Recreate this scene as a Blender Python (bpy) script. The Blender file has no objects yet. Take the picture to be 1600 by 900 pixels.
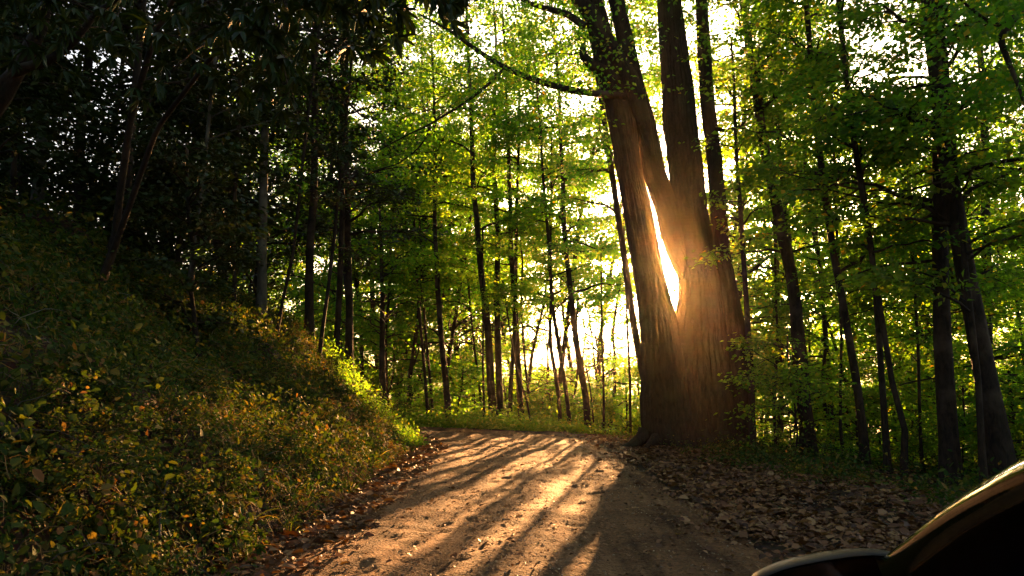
import bpy, math
import numpy as np
from math import radians, sin, cos, tan, pi
sc = bpy.context.scene
COL = sc.collection

# ------------------------------------------------------------------ camera
CAMZ = 1.6; PITCH = radians(8.0); FPX = 1066.67
cam = bpy.data.cameras.new('camera'); co = bpy.data.objects.new('camera', cam); COL.objects.link(co)
co.location = (0, 0, CAMZ); co.rotation_euler = (radians(98.0), 0, 0)
cam.lens = 24; cam.sensor_width = 36; cam.clip_start = 0.05; cam.clip_end = 4000
sc.camera = co

# ------------------------------------------------------------------ sky and sun
SUN_AZ = radians(13.13); SUN_EL = radians(8.47)
S = np.array([sin(SUN_AZ)*cos(SUN_EL), cos(SUN_AZ)*cos(SUN_EL), sin(SUN_EL)])
world = bpy.data.worlds.new("World"); sc.world = world; world.use_nodes = True
wn = world.node_tree.nodes; wl = world.node_tree.links
wn.clear()
sky = wn.new('ShaderNodeTexSky'); sky.sky_type = 'NISHITA'; sky.sun_disc = False
sky.sun_elevation = SUN_EL; sky.sun_rotation = SUN_AZ; sky.air_density = 0.8; sky.dust_density = 5.0; sky.ozone_density = 0.6
bg = wn.new('ShaderNodeBackground'); bg.inputs['Strength'].default_value = 0.05
wl.new(sky.outputs[0], bg.inputs['Color'])
# the sun's own glare in the air round its disc
tc = wn.new('ShaderNodeTexCoord'); dot = wn.new('ShaderNodeVectorMath'); dot.operation = 'DOT_PRODUCT'
nrm = wn.new('ShaderNodeVectorMath'); nrm.operation = 'NORMALIZE'
wl.new(tc.outputs['Generated'], nrm.inputs[0]); wl.new(nrm.outputs[0], dot.inputs[0]); dot.inputs[1].default_value = tuple(S)
def wmath(op, a, b=None):
    n = wn.new('ShaderNodeMath'); n.operation = op
    for k, v in enumerate((a, b)):
        if v is None: continue
        if isinstance(v, (int, float)): n.inputs[k].default_value = v
        else: wl.new(v, n.inputs[k])
    return n.outputs[0]
d0 = wmath('MAXIMUM', dot.outputs['Value'], 0.0)
glow = wmath('ADD', wmath('MULTIPLY', wmath('POWER', d0, 9000.0), 100.0),
             wmath('ADD', wmath('MULTIPLY', wmath('POWER', d0, 700.0), 6.0), wmath('MULTIPLY', wmath('POWER', d0, 40.0), 0.25)))
bg2 = wn.new('ShaderNodeBackground'); bg2.inputs['Color'].default_value = (1.0, 0.86, 0.66, 1)
wl.new(glow, bg2.inputs['Strength'])
add = wn.new('ShaderNodeAddShader'); wo = wn.new('ShaderNodeOutputWorld')
wl.new(bg.outputs[0], add.inputs[0]); wl.new(bg2.outputs[0], add.inputs[1]); wl.new(add.outputs[0], wo.inputs['Surface'])

sl = bpy.data.lights.new('sun', 'SUN'); sl.energy = 5.0; sl.angle = radians(0.5); sl.color = (1.0, 0.48, 0.165)
so = bpy.data.objects.new('sun', sl); COL.objects.link(so)
so.rotation_euler = (pi/2 + 0, 0, 0)
from mathutils import Vector
so.rotation_euler = Vector(tuple(S)).to_track_quat('Z', 'Y').to_euler()

sc.view_settings.view_transform = 'Standard'; sc.view_settings.look = 'None'
sc.view_settings.gamma = 1.0; sc.view_settings.use_curve_mapping = False
sc.view_settings.exposure = 3.65
sc.render.engine = 'CYCLES'
cy = sc.cycles
cy.max_bounces = 7; cy.diffuse_bounces = 3; cy.glossy_bounces = 2; cy.transmission_bounces = 4; cy.transparent_max_bounces = 4; cy.volume_bounces = 0
cy.use_denoising = True
try: cy.denoiser = 'OPENIMAGEDENOISE'
except Exception: pass
cy.caustics_reflective = False; cy.caustics_refractive = False
cy.sample_clamp_indirect = 4.0

R = np.random.default_rng(11)

# ------------------------------------------------------------------ numpy noise
def _hash(ix, iy, iz, seed):
    h = (ix.astype(np.int64)*374761393 + iy.astype(np.int64)*668265263 + iz.astype(np.int64)*2147483647 + seed*1274126177) & 0xffffffff
    h = ((h ^ (h >> 13))*1103515245) & 0xffffffff
    h = ((h ^ (h >> 16))*2654435761) & 0xffffffff
    return (h & 0xffff)/65535.0
def noise(x, y, z=0.0, seed=0):
    x = np.asarray(x, float); y = np.asarray(y, float); z = np.zeros_like(x) + z
    x0, y0, z0 = np.floor(x), np.floor(y), np.floor(z); fx, fy, fz = x-x0, y-y0, z-z0
    fx = fx*fx*(3-2*fx); fy = fy*fy*(3-2*fy); fz = fz*fz*(3-2*fz); r = 0
    for a in (0, 1):
        for b in (0, 1):
            for c in (0, 1):
                wgt = (fx if a else 1-fx)*(fy if b else 1-fy)*(fz if c else 1-fz)
                r = r + wgt*_hash(x0+a, y0+b, z0+c, seed)
    return r
def fbm(x, y, z=0.0, seed=0, oct=3):
    t = 0; a = 0.5; s = 0
    for k in range(oct):
        t = t + a*noise(np.asarray(x)*2**k, np.asarray(y)*2**k, np.asarray(z)*2**k, seed+k); s += a; a *= .5
    return t/s

# ------------------------------------------------------------------ photo rays and terrain
def ray(px, py):
    x = (px-800)/FPX; u = -(py-450)/FPX
    return np.array([x, cos(PITCH)-u*sin(PITCH), sin(PITCH)+u*cos(PITCH)])
def P(px, py, Y):
    r = ray(px, py); t = Y/r[1]
    return np.array([r[0]*t, Y, CAMZ+r[2]*t])
RC = np.array([(0.15,-40),(0.15,-10),(0.1,0),(0.1,14),(0.0,18),(-.8,21.2),(-2.8,23.3),(-6,24.4),(-14,25),(-30,24.5),(-60,20)], float)
def _smooth(p, n=2):
    for _ in range(n):
        q = [p[0]]
        for a, b in zip(p[:-1], p[1:]): q += [a*.75+b*.25, a*.25+b*.75]
        q.append(p[-1]); p = np.array(q)
    return p
RCS = _smooth(RC, 2)
def road_s(x, y):
    """signed distance from the road's middle, right of it positive"""
    x = np.asarray(x, float); y = np.asarray(y, float)
    best = np.full(x.shape, 1e9); sg = np.zeros(x.shape)
    for a, b in zip(RCS[:-1], RCS[1:]):
        d = b-a; L2 = d@d
        t = np.clip(((x-a[0])*d[0]+(y-a[1])*d[1])/L2, 0, 1)
        qx = x-(a[0]+t*d[0]); qy = y-(a[1]+t*d[1]); dd = np.hypot(qx, qy)
        cr = d[1]*qx-d[0]*qy
        m = dd < best-1e-9
        best = np.where(m, dd, best); sg = np.where(m, np.sign(cr), sg)
    return best*np.where(sg == 0, 1, sg)
HALF = 2.4
def H(x, y, fine=True):
    x = np.asarray(x, float); y = np.asarray(y, float)
    s = road_s(x, y)
    t = np.maximum(-s-HALF-.15, 0)
    bankh = 2.5*(1-np.exp(-(t/1.5)**1.25))
    h = bankh + np.maximum(t-1.8, 0)*0.45*np.where(t > 30, 1, 1)
    h = np.minimum(h, 26+(h-26)*.05)
    far = np.clip((y-17)/6, 0, 1)
    edge = HALF + 2.6*(1-far) + .35*far
    q = np.maximum(s-edge, 0)
    h = h - np.minimum(0.08*q + 0.36*np.maximum(q-np.where(y > 17, 2.0, 7.0), 0), 34+0*q)
    if fine:
        amp = np.clip((np.abs(s)-HALF)/1.5, 0.0, 1)
        left = (s < 0)
        n1 = fbm(x*.55, y*.55, 0, 5, 3)-.5; n2 = fbm(x*2.3, y*2.3, 0, 9, 3)-.5
        h = h + amp*(np.where(left, .9, .25)*n1 + np.where(left, .30, .10)*n2)
        h = h + .03*(fbm(x*.8, y*.8, 0, 3, 2)-.5)
    return h
def Hs(x, y): return float(H(np.array([x]), np.array([y]))[0])
def hit(px, py, dmax=60):
    r = ray(px, py); t = np.arange(1.0, dmax, .05)
    X = r[0]*t; Y = r[1]*t; Z = CAMZ+r[2]*t
    k = np.where(Z < H(X, Y))[0]
    i = k[0] if len(k) else len(t)-1
    return np.array([X[i], Y[i], Z[i]])

# ------------------------------------------------------------------ where sunlight gets through the leaves
def sun_uvw(X):
    u = X[:, 0]*cos(SUN_AZ)-X[:, 1]*sin(SUN_AZ)
    v = X[:, 0]*sin(SUN_AZ)+X[:, 1]*cos(SUN_AZ)
    return u, v, X[:, 2]-v*tan(SUN_EL)
def gap(X):
    """True where a leaf would stand in one of the gaps of the canopy the low sun shines through"""
    u, v, w = sun_uvw(X)
    n = fbm(u*1.1+7, w*1.3, 0, 21, 2); n2 = fbm(u*.75+3, w*.9+11, 0, 33, 3); n3 = noise(u*3.1, w*1.2, 0, 41)
    m = (u > -3.9+.4*(n-.5)) & (u < -2.3) & (w > -2.95) & (w < -.2) & (n3 > .06)
    m |= (u > -1.95) & (u < -.65) & (w > -2.5) & (w < -.5) & (n3 > .52)
    m |= (u > -11) & (u <= -3.6) & (w > -3.2) & (w < 1.6) & (n2 > np.where(w < -.2, .33, .43)+.03*np.maximum(-5-u, 0)+.05*np.maximum(w, 0))
    m |= (np.abs(u) < .26) & (np.abs(w-1.6) < .32) & (v > 8)
    m &= (v < 22) | (noise(X[:, 0]*9, X[:, 1]*9, X[:, 2]*9, 77) > .17) | (np.abs(u) < .26)
    return m

# ------------------------------------------------------------------ materials
def mat(name):
    m = bpy.data.materials.new(name); m.use_nodes = True
    nt = m.node_tree; nt.nodes.clear()
    return m, nt.nodes, nt.links
def ramp(nd, cols, pos=None):
    r = nd.new('ShaderNodeValToRGB'); e = r.color_ramp.elements
    n = len(cols); pos = pos or [i/(n-1) for i in range(n)]
    while len(e) < n: e.new(0.5)
    for i in range(n): e[i].position = pos[i]; e[i].color = (*cols[i], 1)
    return r
def leaf_mat(name, cols, trans=.5, tcol=1.6, rough=.55, spec=.2, pos=None, tint=(1.22, 1.2, .28)):
    m, nd, lk = mat(name)
    g = nd.new('ShaderNodeNewGeometry'); r = ramp(nd, cols, pos); lk.new(g.outputs['Random Per Island'], r.inputs[0])
    oi = nd.new('ShaderNodeObjectInfo'); hs = nd.new('ShaderNodeHueSaturation')
    mr = nd.new('ShaderNodeMapRange'); mr.inputs[3].default_value = .485; mr.inputs[4].default_value = .52
    lk.new(oi.outputs['Random'], mr.inputs[0]); lk.new(mr.outputs[0], hs.inputs['Hue'])
    lk.new(r.outputs[0], hs.inputs['Color'])
    p = nd.new('ShaderNodeBsdfPrincipled'); p.inputs['Roughness'].default_value = rough; p.inputs['Specular IOR Level'].default_value = spec
    lk.new(hs.outputs[0], p.inputs['Base Color'])
    t = nd.new('ShaderNodeBsdfTranslucent'); mx = nd.new('ShaderNodeMixShader'); mx.inputs[0].default_value = trans
    mc = nd.new('ShaderNodeMix'); mc.data_type = 'RGBA'; mc.blend_type = 'MULTIPLY'; mc.inputs[0].default_value = 1
    mc.inputs[7].default_value = (tcol*tint[0], tcol*tint[1], tcol*tint[2], 1); mc.clamp_result = False
    lk.new(hs.outputs[0], mc.inputs[6]); lk.new(mc.outputs[2], t.inputs['Color'])
    o = nd.new('ShaderNodeOutputMaterial')
    lk.new(p.outputs[0], mx.inputs[1]); lk.new(t.outputs[0], mx.inputs[2]); lk.new(mx.outputs[0], o.inputs[0])
    return m
def bark_mat(name, c1, c2, scale=6, bump=.6, moss=None):
    m, nd, lk = mat(name)
    tcn = nd.new('ShaderNodeTexCoord'); mp = nd.new('ShaderNodeMapping'); mp.inputs['Scale'].default_value = (scale, scale, scale*.34)
    lk.new(tcn.outputs['Object'], mp.inputs[0])
    n = nd.new('ShaderNodeTexNoise'); n.inputs['Scale'].default_value = 2.2; n.inputs['Detail'].default_value = 8; n.inputs['Roughness'].default_value = .65
    n.inputs['Distortion'].default_value = .6
    lk.new(mp.outputs[0], n.inputs['Vector'])
    r = ramp(nd, [c1, c2], [.35, .7]); lk.new(n.outputs['Fac'], r.inputs[0])
    p = nd.new('ShaderNodeBsdfPrincipled'); p.inputs['Roughness'].default_value = .9; p.inputs['Specular IOR Level'].default_value = .2
    last = r.outputs[0]
    n2 = nd.new('ShaderNodeTexNoise'); n2.inputs['Scale'].default_value = 1.3; n2.inputs['Detail'].default_value = 5
    lk.new(tcn.outputs['Object'], n2.inputs['Vector'])
    mr = nd.new('ShaderNodeMapRange'); mr.inputs[1].default_value = .52; mr.inputs[2].default_value = .66; lk.new(n2.outputs[0], mr.inputs[0])
    mc = nd.new('ShaderNodeMix'); mc.data_type = 'RGBA'; lk.new(mr.outputs[0], mc.inputs[0]); lk.new(last, mc.inputs[6])
    mc.inputs[7].default_value = (*(moss or tuple(min(1, v*1.9) for v in c2)), 1)
    lk.new(mc.outputs[2], p.inputs['Base Color'])
    b = nd.new('ShaderNodeBump'); b.inputs['Strength'].default_value = bump; b.inputs['Distance'].default_value = .03
    lk.new(n.outputs['Fac'], b.inputs['Height']); lk.new(b.outputs[0], p.inputs['Normal'])
    o = nd.new('ShaderNodeOutputMaterial'); lk.new(p.outputs[0], o.inputs[0])
    return m
M = {}
M['leaf'] = leaf_mat('deciduous_leaf', [(.035,.085,.012),(.055,.12,.018),(.085,.15,.02),(.16,.16,.02),(.28,.15,.02)], .58, 2.7, pos=[0,.45,.88,.97,1])
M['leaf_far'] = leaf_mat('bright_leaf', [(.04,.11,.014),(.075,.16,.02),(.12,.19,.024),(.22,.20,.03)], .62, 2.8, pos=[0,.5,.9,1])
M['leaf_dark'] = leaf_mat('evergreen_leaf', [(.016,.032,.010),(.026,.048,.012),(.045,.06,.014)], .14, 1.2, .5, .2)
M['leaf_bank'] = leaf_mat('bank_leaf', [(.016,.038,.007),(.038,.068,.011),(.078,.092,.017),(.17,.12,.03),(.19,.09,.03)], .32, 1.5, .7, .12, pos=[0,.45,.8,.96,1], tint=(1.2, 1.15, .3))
M['straw'] = leaf_mat('dry_stem', [(.10,.06,.025),(.20,.13,.05),(.26,.16,.06)], .25, 1.0, .7, .2)
M['litter'] = leaf_mat('dead_leaf', [(.035,.014,.006),(.10,.04,.015),(.17,.075,.03),(.27,.15,.065)], .12, 1.0, .6, .3)
M['bark'] = bark_mat('dark_bark', (.012,.008,.006), (.045,.03,.02))
M['bark_grey'] = bark_mat('grey_bark', (.05,.045,.035), (.14,.12,.09), 5, .4)
M['bark_big'] = bark_mat('tulip_bark', (.010,.006,.004), (.034,.021,.013), 7, 1.0, moss=(.03,.028,.014))
M['stone'] = bark_mat('stone', (.12,.09,.06), (.30,.23,.16), 3, .3)

def soil_mat():
    m, nd, lk = mat('forest_soil')
    tcn = nd.new('ShaderNodeTexCoord')
    n = nd.new('ShaderNodeTexNoise'); n.inputs['Scale'].default_value = 1.6; n.inputs['Detail'].default_value = 9; lk.new(tcn.outputs['Object'], n.inputs[0])
    v = nd.new('ShaderNodeTexVoronoi'); v.inputs['Scale'].default_value = 14; lk.new(tcn.outputs['Object'], v.inputs[0])
    r = ramp(nd, [(.02,.013,.008),(.05,.03,.016),(.085,.055,.03)], [.3,.5,.75]); lk.new(n.outputs[0], r.inputs[0])
    mc = nd.new('ShaderNodeMix'); mc.data_type = 'RGBA'; mc.blend_type = 'MULTIPLY'; mc.inputs[0].default_value = .5
    lk.new(r.outputs[0], mc.inputs[6]); lk.new(v.outputs['Color'], mc.inputs[7])
    p = nd.new('ShaderNodeBsdfPrincipled'); p.inputs['Roughness'].default_value = .95; p.inputs['Specular IOR Level'].default_value = .15
    lk.new(mc.outputs[2], p.inputs['Base Color'])
    b = nd.new('ShaderNodeBump'); b.inputs['Strength'].default_value = .8; b.inputs['Distance'].default_value = .04
    lk.new(v.outputs['Distance'], b.inputs['Height']); lk.new(b.outputs[0], p.inputs['Normal'])
    o = nd.new('ShaderNodeOutputMaterial'); lk.new(p.outputs[0], o.inputs[0]); return m
M['soil'] = soil_mat()
def road_mat():
    m, nd, lk = mat('dirt_road')
    tcn = nd.new('ShaderNodeTexCoord')
    n = nd.new('ShaderNodeTexNoise'); n.inputs['Scale'].default_value = .9; n.inputs['Detail'].default_value = 10; n.inputs['Roughness'].default_value = .62; lk.new(tcn.outputs['Object'], n.inputs[0])
    nf = nd.new('ShaderNodeTexNoise'); nf.inputs['Scale'].default_value = 22; nf.inputs['Detail'].default_value = 6; nf.inputs['Roughness'].default_value = .7; lk.new(tcn.outputs['Object'], nf.inputs[0])
    v = nd.new('ShaderNodeTexVoronoi'); v.inputs['Scale'].default_value = 32; v.inputs['Randomness'].default_value = 1; lk.new(tcn.outputs['Object'], v.inputs[0])
    r = ramp(nd, [(.09,.043,.019),(.19,.098,.044),(.28,.156,.075)], [.32,.52,.72]); lk.new(n.outputs[0], r.inputs[0])
    r2 = ramp(nd, [(.35,.32,.30),(.9,.9,.9),(1.25,1.22,1.2)], [.33,.5,.7]); lk.new(nf.outputs[0], r2.inputs[0])
    mc = nd.new('ShaderNodeMix'); mc.data_type = 'RGBA'; mc.blend_type = 'MULTIPLY'; mc.inputs[0].default_value = 1
    lk.new(r.outputs[0], mc.inputs[6]); lk.new(r2.outputs[0], mc.inputs[7])
    # sparse dark debris flecks
    v2 = nd.new('ShaderNodeTexVoronoi'); v2.inputs['Scale'].default_value = 9; lk.new(tcn.outputs['Object'], v2.inputs[0])
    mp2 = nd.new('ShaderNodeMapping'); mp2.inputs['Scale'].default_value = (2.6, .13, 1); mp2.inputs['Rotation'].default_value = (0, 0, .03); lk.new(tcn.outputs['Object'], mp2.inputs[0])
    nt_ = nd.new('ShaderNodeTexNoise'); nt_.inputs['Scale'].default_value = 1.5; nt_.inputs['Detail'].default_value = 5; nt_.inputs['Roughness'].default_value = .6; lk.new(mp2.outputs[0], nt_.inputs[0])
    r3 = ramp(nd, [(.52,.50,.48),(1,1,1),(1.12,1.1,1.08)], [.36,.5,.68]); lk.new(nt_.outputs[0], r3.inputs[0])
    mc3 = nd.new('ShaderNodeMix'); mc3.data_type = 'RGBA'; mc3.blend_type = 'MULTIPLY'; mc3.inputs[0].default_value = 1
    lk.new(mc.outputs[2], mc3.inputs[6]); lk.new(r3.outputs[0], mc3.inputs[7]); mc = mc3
    p = nd.new('ShaderNodeBsdfPrincipled'); p.inputs['Roughness'].default_value = .9; p.inputs['Specular IOR Level'].default_value = .15
    lk.new(mc.outputs[2], p.inputs['Base Color'])
    hh = nd.new('ShaderNodeMath'); hh.operation = 'MULTIPLY_ADD'; lk.new(nf.outputs[0], hh.inputs[0]); hh.inputs[1].default_value = 2.2
    lk.new(v.outputs['Distance'], hh.inputs[2])
    b = nd.new('ShaderNodeBump'); b.inputs['Strength'].default_value = .9; b.inputs['Distance'].default_value = .028
    lk.new(hh.outputs[0], b.inputs['Height'])
    b2 = nd.new('ShaderNodeBump'); b2.inputs['Strength'].default_value = .6; b2.inputs['Distance'].default_value = .08
    lk.new(n.outputs[0], b2.inputs['Height']); lk.new(b.outputs[0], b2.inputs['Normal']); lk.new(b2.outputs[0], p.inputs['Normal'])
    o = nd.new('ShaderNodeOutputMaterial'); lk.new(p.outputs[0], o.inputs[0]); return m
M['road'] = road_mat()
def plain(name, c, rough, metal=0, spec=.5, coat=0, bump=.12, ns=6):
    m, nd, lk = mat(name); p = nd.new('ShaderNodeBsdfPrincipled'); p.inputs['Base Color'].default_value = (*c, 1)
    p.inputs['Roughness'].default_value = rough; p.inputs['Metallic'].default_value = metal; p.inputs['Specular IOR Level'].default_value = spec
    p.inputs['Coat Weight'].default_value = coat; p.inputs['Coat Roughness'].default_value = .04
    n = nd.new('ShaderNodeTexNoise'); n.inputs['Scale'].default_value = ns; n.inputs['Detail'].default_value = 6
    tcn = nd.new('ShaderNodeTexCoord'); lk.new(tcn.outputs['Object'], n.inputs[0])
    b = nd.new('ShaderNodeBump'); b.inputs['Strength'].default_value = bump; b.inputs['Distance'].default_value = .01
    lk.new(n.outputs[0], b.inputs['Height']); lk.new(b.outputs[0], p.inputs['Normal'])
    o = nd.new('ShaderNodeOutputMaterial'); lk.new(p.outputs[0], o.inputs[0]); return m

# ------------------------------------------------------------------ mesh building
def build(name, V, F, m, parent=None, smooth=False, kind=None):
    V = np.asarray(V, np.float32); me = bpy.data.meshes.new(name)
    F = [np.asarray(f, np.int32) for f in (F if isinstance(F, list) else [F]) if len(f)]
    me.vertices.add(len(V)); me.vertices.foreach_set('co', V.ravel())
    tot = sum(f.size for f in F); np_ = sum(len(f) for f in F)
    me.loops.add(tot); me.polygons.add(np_)
    me.loops.foreach_set('vertex_index', np.concatenate([f.ravel() for f in F]))
    st = []; c = 0
    for f in F: st.append(c+np.arange(len(f))*f.shape[1]); c += f.size
    me.polygons.foreach_set('loop_start', np.concatenate(st).astype(np.int32))
    if smooth: me.polygons.foreach_set('use_smooth', np.ones(np_, bool))
    me.update(calc_edges=True); me.materials.append(m)
    o = bpy.data.objects.new(name, me); COL.objects.link(o)
    if parent: o.parent = parent
    if kind: o['kind'] = kind
    return o
def tag(o, label, cat, group=None, kind=None):
    o['label'] = label; o['category'] = cat
    if group: o['group'] = group
    if kind: o['kind'] = kind
    return o
def empty(name, loc, label, cat, group=None, rz=0):
    o = bpy.data.objects.new(name, None); COL.objects.link(o); o.location = tuple(float(v) for v in loc); o.rotation_euler = (0, 0, rz)
    o.empty_display_size = .2
    return tag(o, label, cat, group)
class MB:
    def __init__(s): s.V = []; s.F = []; s.n = 0
    def add(s, V, F):
        s.V.append(V); s.F.append(np.asarray(F)+s.n); s.n += len(V)
    def get(s):
        if not s.V: return np.zeros((0, 3)), []
        d = {}
        for f in s.F: d.setdefault(f.shape[1], []).append(f)
        return np.concatenate(s.V), [np.concatenate(v) for v in d.values()]
def norm(a): return a/np.maximum(np.linalg.norm(a, axis=-1, keepdims=True), 1e-9)
def tube(pts, rad, sides=7, rough=0., seed=0, fl=0):
    pts = np.asarray(pts, float); rad = np.asarray(rad, float); n = len(pts)
    T = norm(np.gradient(pts, axis=0)); ref = np.array([0., 1., 0.]) if abs(T[0][2]) > .7 else np.array([0., 0., 1.])
    A = np.cross(T, ref); A = norm(A); B = np.cross(T, A)
    a = np.linspace(0, 2*pi, sides, endpoint=False)
    rr = rad[:, None]*np.ones(sides)[None]
    if rough:
        cx = np.cos(a)[None]*2+pts[:, 2:3]*0; cyy = np.sin(a)[None]*2+np.arange(n)[:, None]*0
        L = np.concatenate([[0], np.cumsum(np.linalg.norm(np.diff(pts, axis=0), axis=1))])[:, None]
        rr = rr*(1+rough*(fbm(cx+seed, cyy, L*.8+0*cx, seed, 3)-.5)*2)
        if fl: rr = rr*(1+fl*(noise(np.cos(a)[None]*3.5+0*cx+seed, np.sin(a)[None]*3.5+0*cx, L*.35+0*cx, seed+5)-.5)*1.3+fl*.55*(np.abs(noise(np.cos(a)[None]*11+0*cx+seed, np.sin(a)[None]*11+0*cx, L*.9+0*cx, seed+6)-.5)*4-1)+fl*.3*(noise(np.cos(a)[None]*20+0*cx, np.sin(a)[None]*20+0*cx, L*5+0*cx, seed+7)-.5)*2)
    V = pts[:, None]+rr[..., None]*(np.cos(a)[None, :, None]*A[:, None]+np.sin(a)[None, :, None]*B[:, None])
    i = np.arange(n-1)[:, None]*sides; j = np.arange(sides)[None]; k = (j+1) % sides
    F = np.stack([i+j, i+k, i+sides+k, i+sides+j], -1).reshape(-1, 4)
    return V.reshape(-1, 3), F
def leaves(pos, d, nrmv, L, W, kind='far'):
    """leaf blades: base at pos, pointing along d, face normal about nrmv; returns verts, faces"""
    n = len(pos)
    if n == 0: return np.zeros((0, 3)), np.zeros((0, 4), int)
    d = norm(d); sd = norm(np.cross(d, nrmv)); up = np.cross(sd, d)
    L = np.asarray(L)[:, None]; W = np.asarray(W)[:, None]
    if kind == 'far':
        V = np.stack([pos, pos+d*L*.45+sd*W*.5+up*W*.12, pos+d*L-up*L*.08, pos+d*L*.45-sd*W*.5+up*W*.12], 1)
        b = np.arange(n)[:, None]*4; F = b+np.array([[0, 1, 2, 3]])
        return V.reshape(-1, 3), F
    prof = {'near': (.5, .4, -.14), 'long': (.5, .36, -.22)}[kind]
    w1, w2, dr = prof
    V = np.stack([pos, pos+d*L*.3+sd*W*w1+up*W*.12, pos+d*L*.72+sd*W*w2+up*(W*.1+L*dr*.4), pos+d*L+up*L*dr,
                  pos+d*L*.72-sd*W*w2+up*(W*.1+L*dr*.4), pos+d*L*.3-sd*W*w1+up*W*.12], 1)
    b = np.arange(n)[:, None]*6
    F = np.concatenate([b+np.array([[0, 1, 2, 3]]), b+np.array([[0, 3, 4, 5]])])
    return V.reshape(-1, 3), F
def rdir(r, n, zs=1.0):
    v = r.normal(size=(n, 3)); v[:, 2] *= zs; return norm(v)

# ------------------------------------------------------------------ tree generator
def interp_path(path, t):
    path = np.asarray(path); s = np.concatenate([[0], np.cumsum(np.linalg.norm(np.diff(path, axis=0), axis=1))]); s /= s[-1]
    return np.stack([np.interp(t, s, path[:, k]) for k in range(3)], -1)
def curve(p0, az, el, L, r, n=6, droop=.3, wig=.06):
    t = np.linspace(0, 1, n); d = np.array([cos(az)*cos(el), sin(az)*cos(el), sin(el)])
    p = p0+d*L*t[:, None]; p[:, 2] -= droop*L*t**2
    w = r.normal(size=(n, 3))*wig*L; w[0] = 0
    return p+np.cumsum(w, 0)*.5
def gen_tree(seed, path, r0, z0, nb, spread, nleaf, lw=.10, sides=9, droop=.25, el=(10, 45), rtop=.03, spray=.34, flat=.10, twigs=True, leafkind='far', small=0, wide_low=1.0):
    """path: trunk points, base at the origin's level; returns wood (V,F) and leaf arrays"""
    r = np.random.default_rng(seed); mb = MB(); path = np.asarray(path, float)
    n = max(10, int(np.linalg.norm(path[-1]-path[0])/.9))
    t = np.linspace(0, 1, n); c = interp_path(path, t)
    wob = (np.stack([fbm(t*n*.22, t*0+seed, 0, 3), fbm(t*n*.22, t*0+seed+9, 0, 4), t*0+.5], -1)-.5)*.25*min(1, r0*8)
    wob[0] = 0; c = c+wob*np.minimum(1, t*8)[:, None]
    rad = rtop+(r0-rtop)*(1-t)**.85; flare = 1+.4*np.exp(-(c[:, 2]-c[0, 2])/(.25+r0*1.2)); rad = rad*flare
    mb.add(*tube(c, rad, sides, .12, seed))
    pos = []; dr = []
    Ht = c[-1, 2]-c[0, 2]
    for i in range(nb):
        f = r.uniform(0, 1)**.8
        z = z0+(Ht*.98-z0)*f
        tt = np.interp(z, c[:, 2]-c[0, 2], t); p0 = interp_path(c, np.array([tt]))[0]; rr = np.interp(tt, t, rad)
        az = i*2.39996+r.uniform(-.5, .5); prof = (wide_low+(1-wide_low)*f)*(1-.4*f**2)
        L = spread*prof*r.uniform(.55, 1.1); e = radians(r.uniform(*el))
        b = curve(p0, az, e, L, r, 7, droop*r.uniform(.5, 1.4))
        br = min(rr*.55, .012+.014*L)
        mb.add(*tube(b, np.linspace(br, .006, 7), 5))
        ns = max(2, int(L*2.0))
        for j in range(ns):
            s = r.uniform(.2, 1.0); q = interp_path(b, np.array([s]))[0]
            az2 = az+r.choice([-1, 1])*r.uniform(.3, 1.2); L2 = max(.35, L*.42*(1.15-s)*r.uniform(.7, 1.3))
            e2 = radians(r.uniform(-12, 22)); b2 = curve(q, az2, e2, L2, r, 4, .2)
            if twigs: mb.add(*tube(b2, np.linspace(br*.4+.003, .003, 4), 3))
            m_ = 3+int(L2*5)
            for s2 in r.uniform(.15, 1.05, m_):
                pos.append(interp_path(b2, np.array([min(s2, 1)]))[0]); dr.append([cos(az2), sin(az2), 0])
        pos.append(b[-1]); dr.append([cos(az), sin(az), 0])
    pos = np.array(pos); dr = np.array(dr); sub_ = r.random(len(pos)) < .45; sub_[0] = True; pos = pos[sub_]; dr = dr[sub_]
    k = r.integers(0, len(pos), nleaf)
    # clumped sprays: a flat fan of leaves round each twig node
    off = r.normal(size=(nleaf, 3))*np.array([spray*.6, spray*.6, flat])
    lp = pos[k]+off
    ld = norm(dr[k]*.7+norm(off*np.array([1, 1, 0])+1e-6)*.8+r.normal(size=(nleaf, 3))*.35+np.array([0, 0, -.25]))
    ln = norm(np.array([0, 0, 1.])+r.normal(size=(nleaf, 3))*.55)
    ll = lw*r.uniform(.6, 1.35, nleaf); 
    return mb.get(), dict(p=lp, d=ld, n=ln, L=ll, W=ll*r.uniform(.55, .85, nleaf), kind=leafkind)
def put_leaves(name, lf, off, rz, s, m, parent, cull=True, mesh=None):
    """returns crown object; shares mesh unless leaves have to be left out of the sun's gaps"""
    c, sn = cos(rz), sin(rz); RM = np.array([[c, -sn, 0], [sn, c, 0], [0, 0, 1]])
    Wp = (lf['p']*s)@RM.T+np.asarray(off)
    g = gap(Wp) if cull else np.zeros(len(Wp), bool)
    if g.mean() < .004 and mesh is not None:
        o = bpy.data.objects.new(name, mesh); COL.objects.link(o); o.parent = parent; return o
    if g.all(): g[:12] = False
    k = ~g
    V, F = leaves(lf['p'][k], lf['d'][k], lf['n'][k], lf['L'][k], lf['W'][k], lf['kind'])
    return build(name, V, F, m, parent)
VAR = {}
def variant(key, leafm, barkm, **kw):
    (V, F), lf = gen_tree(**kw)
    t = build('trunk', V, F, barkm, smooth=True); LV, LF = leaves(lf['p'], lf['d'], lf['n'], lf['L'], lf['W'], lf['kind'])
    cme = build('crown', LV, LF, leafm)
    VAR[key] = dict(t=t.data, c=cme.data, lf=lf, m=leafm)
    bpy.data.objects.remove(t); bpy.data.objects.remove(cme)
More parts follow.
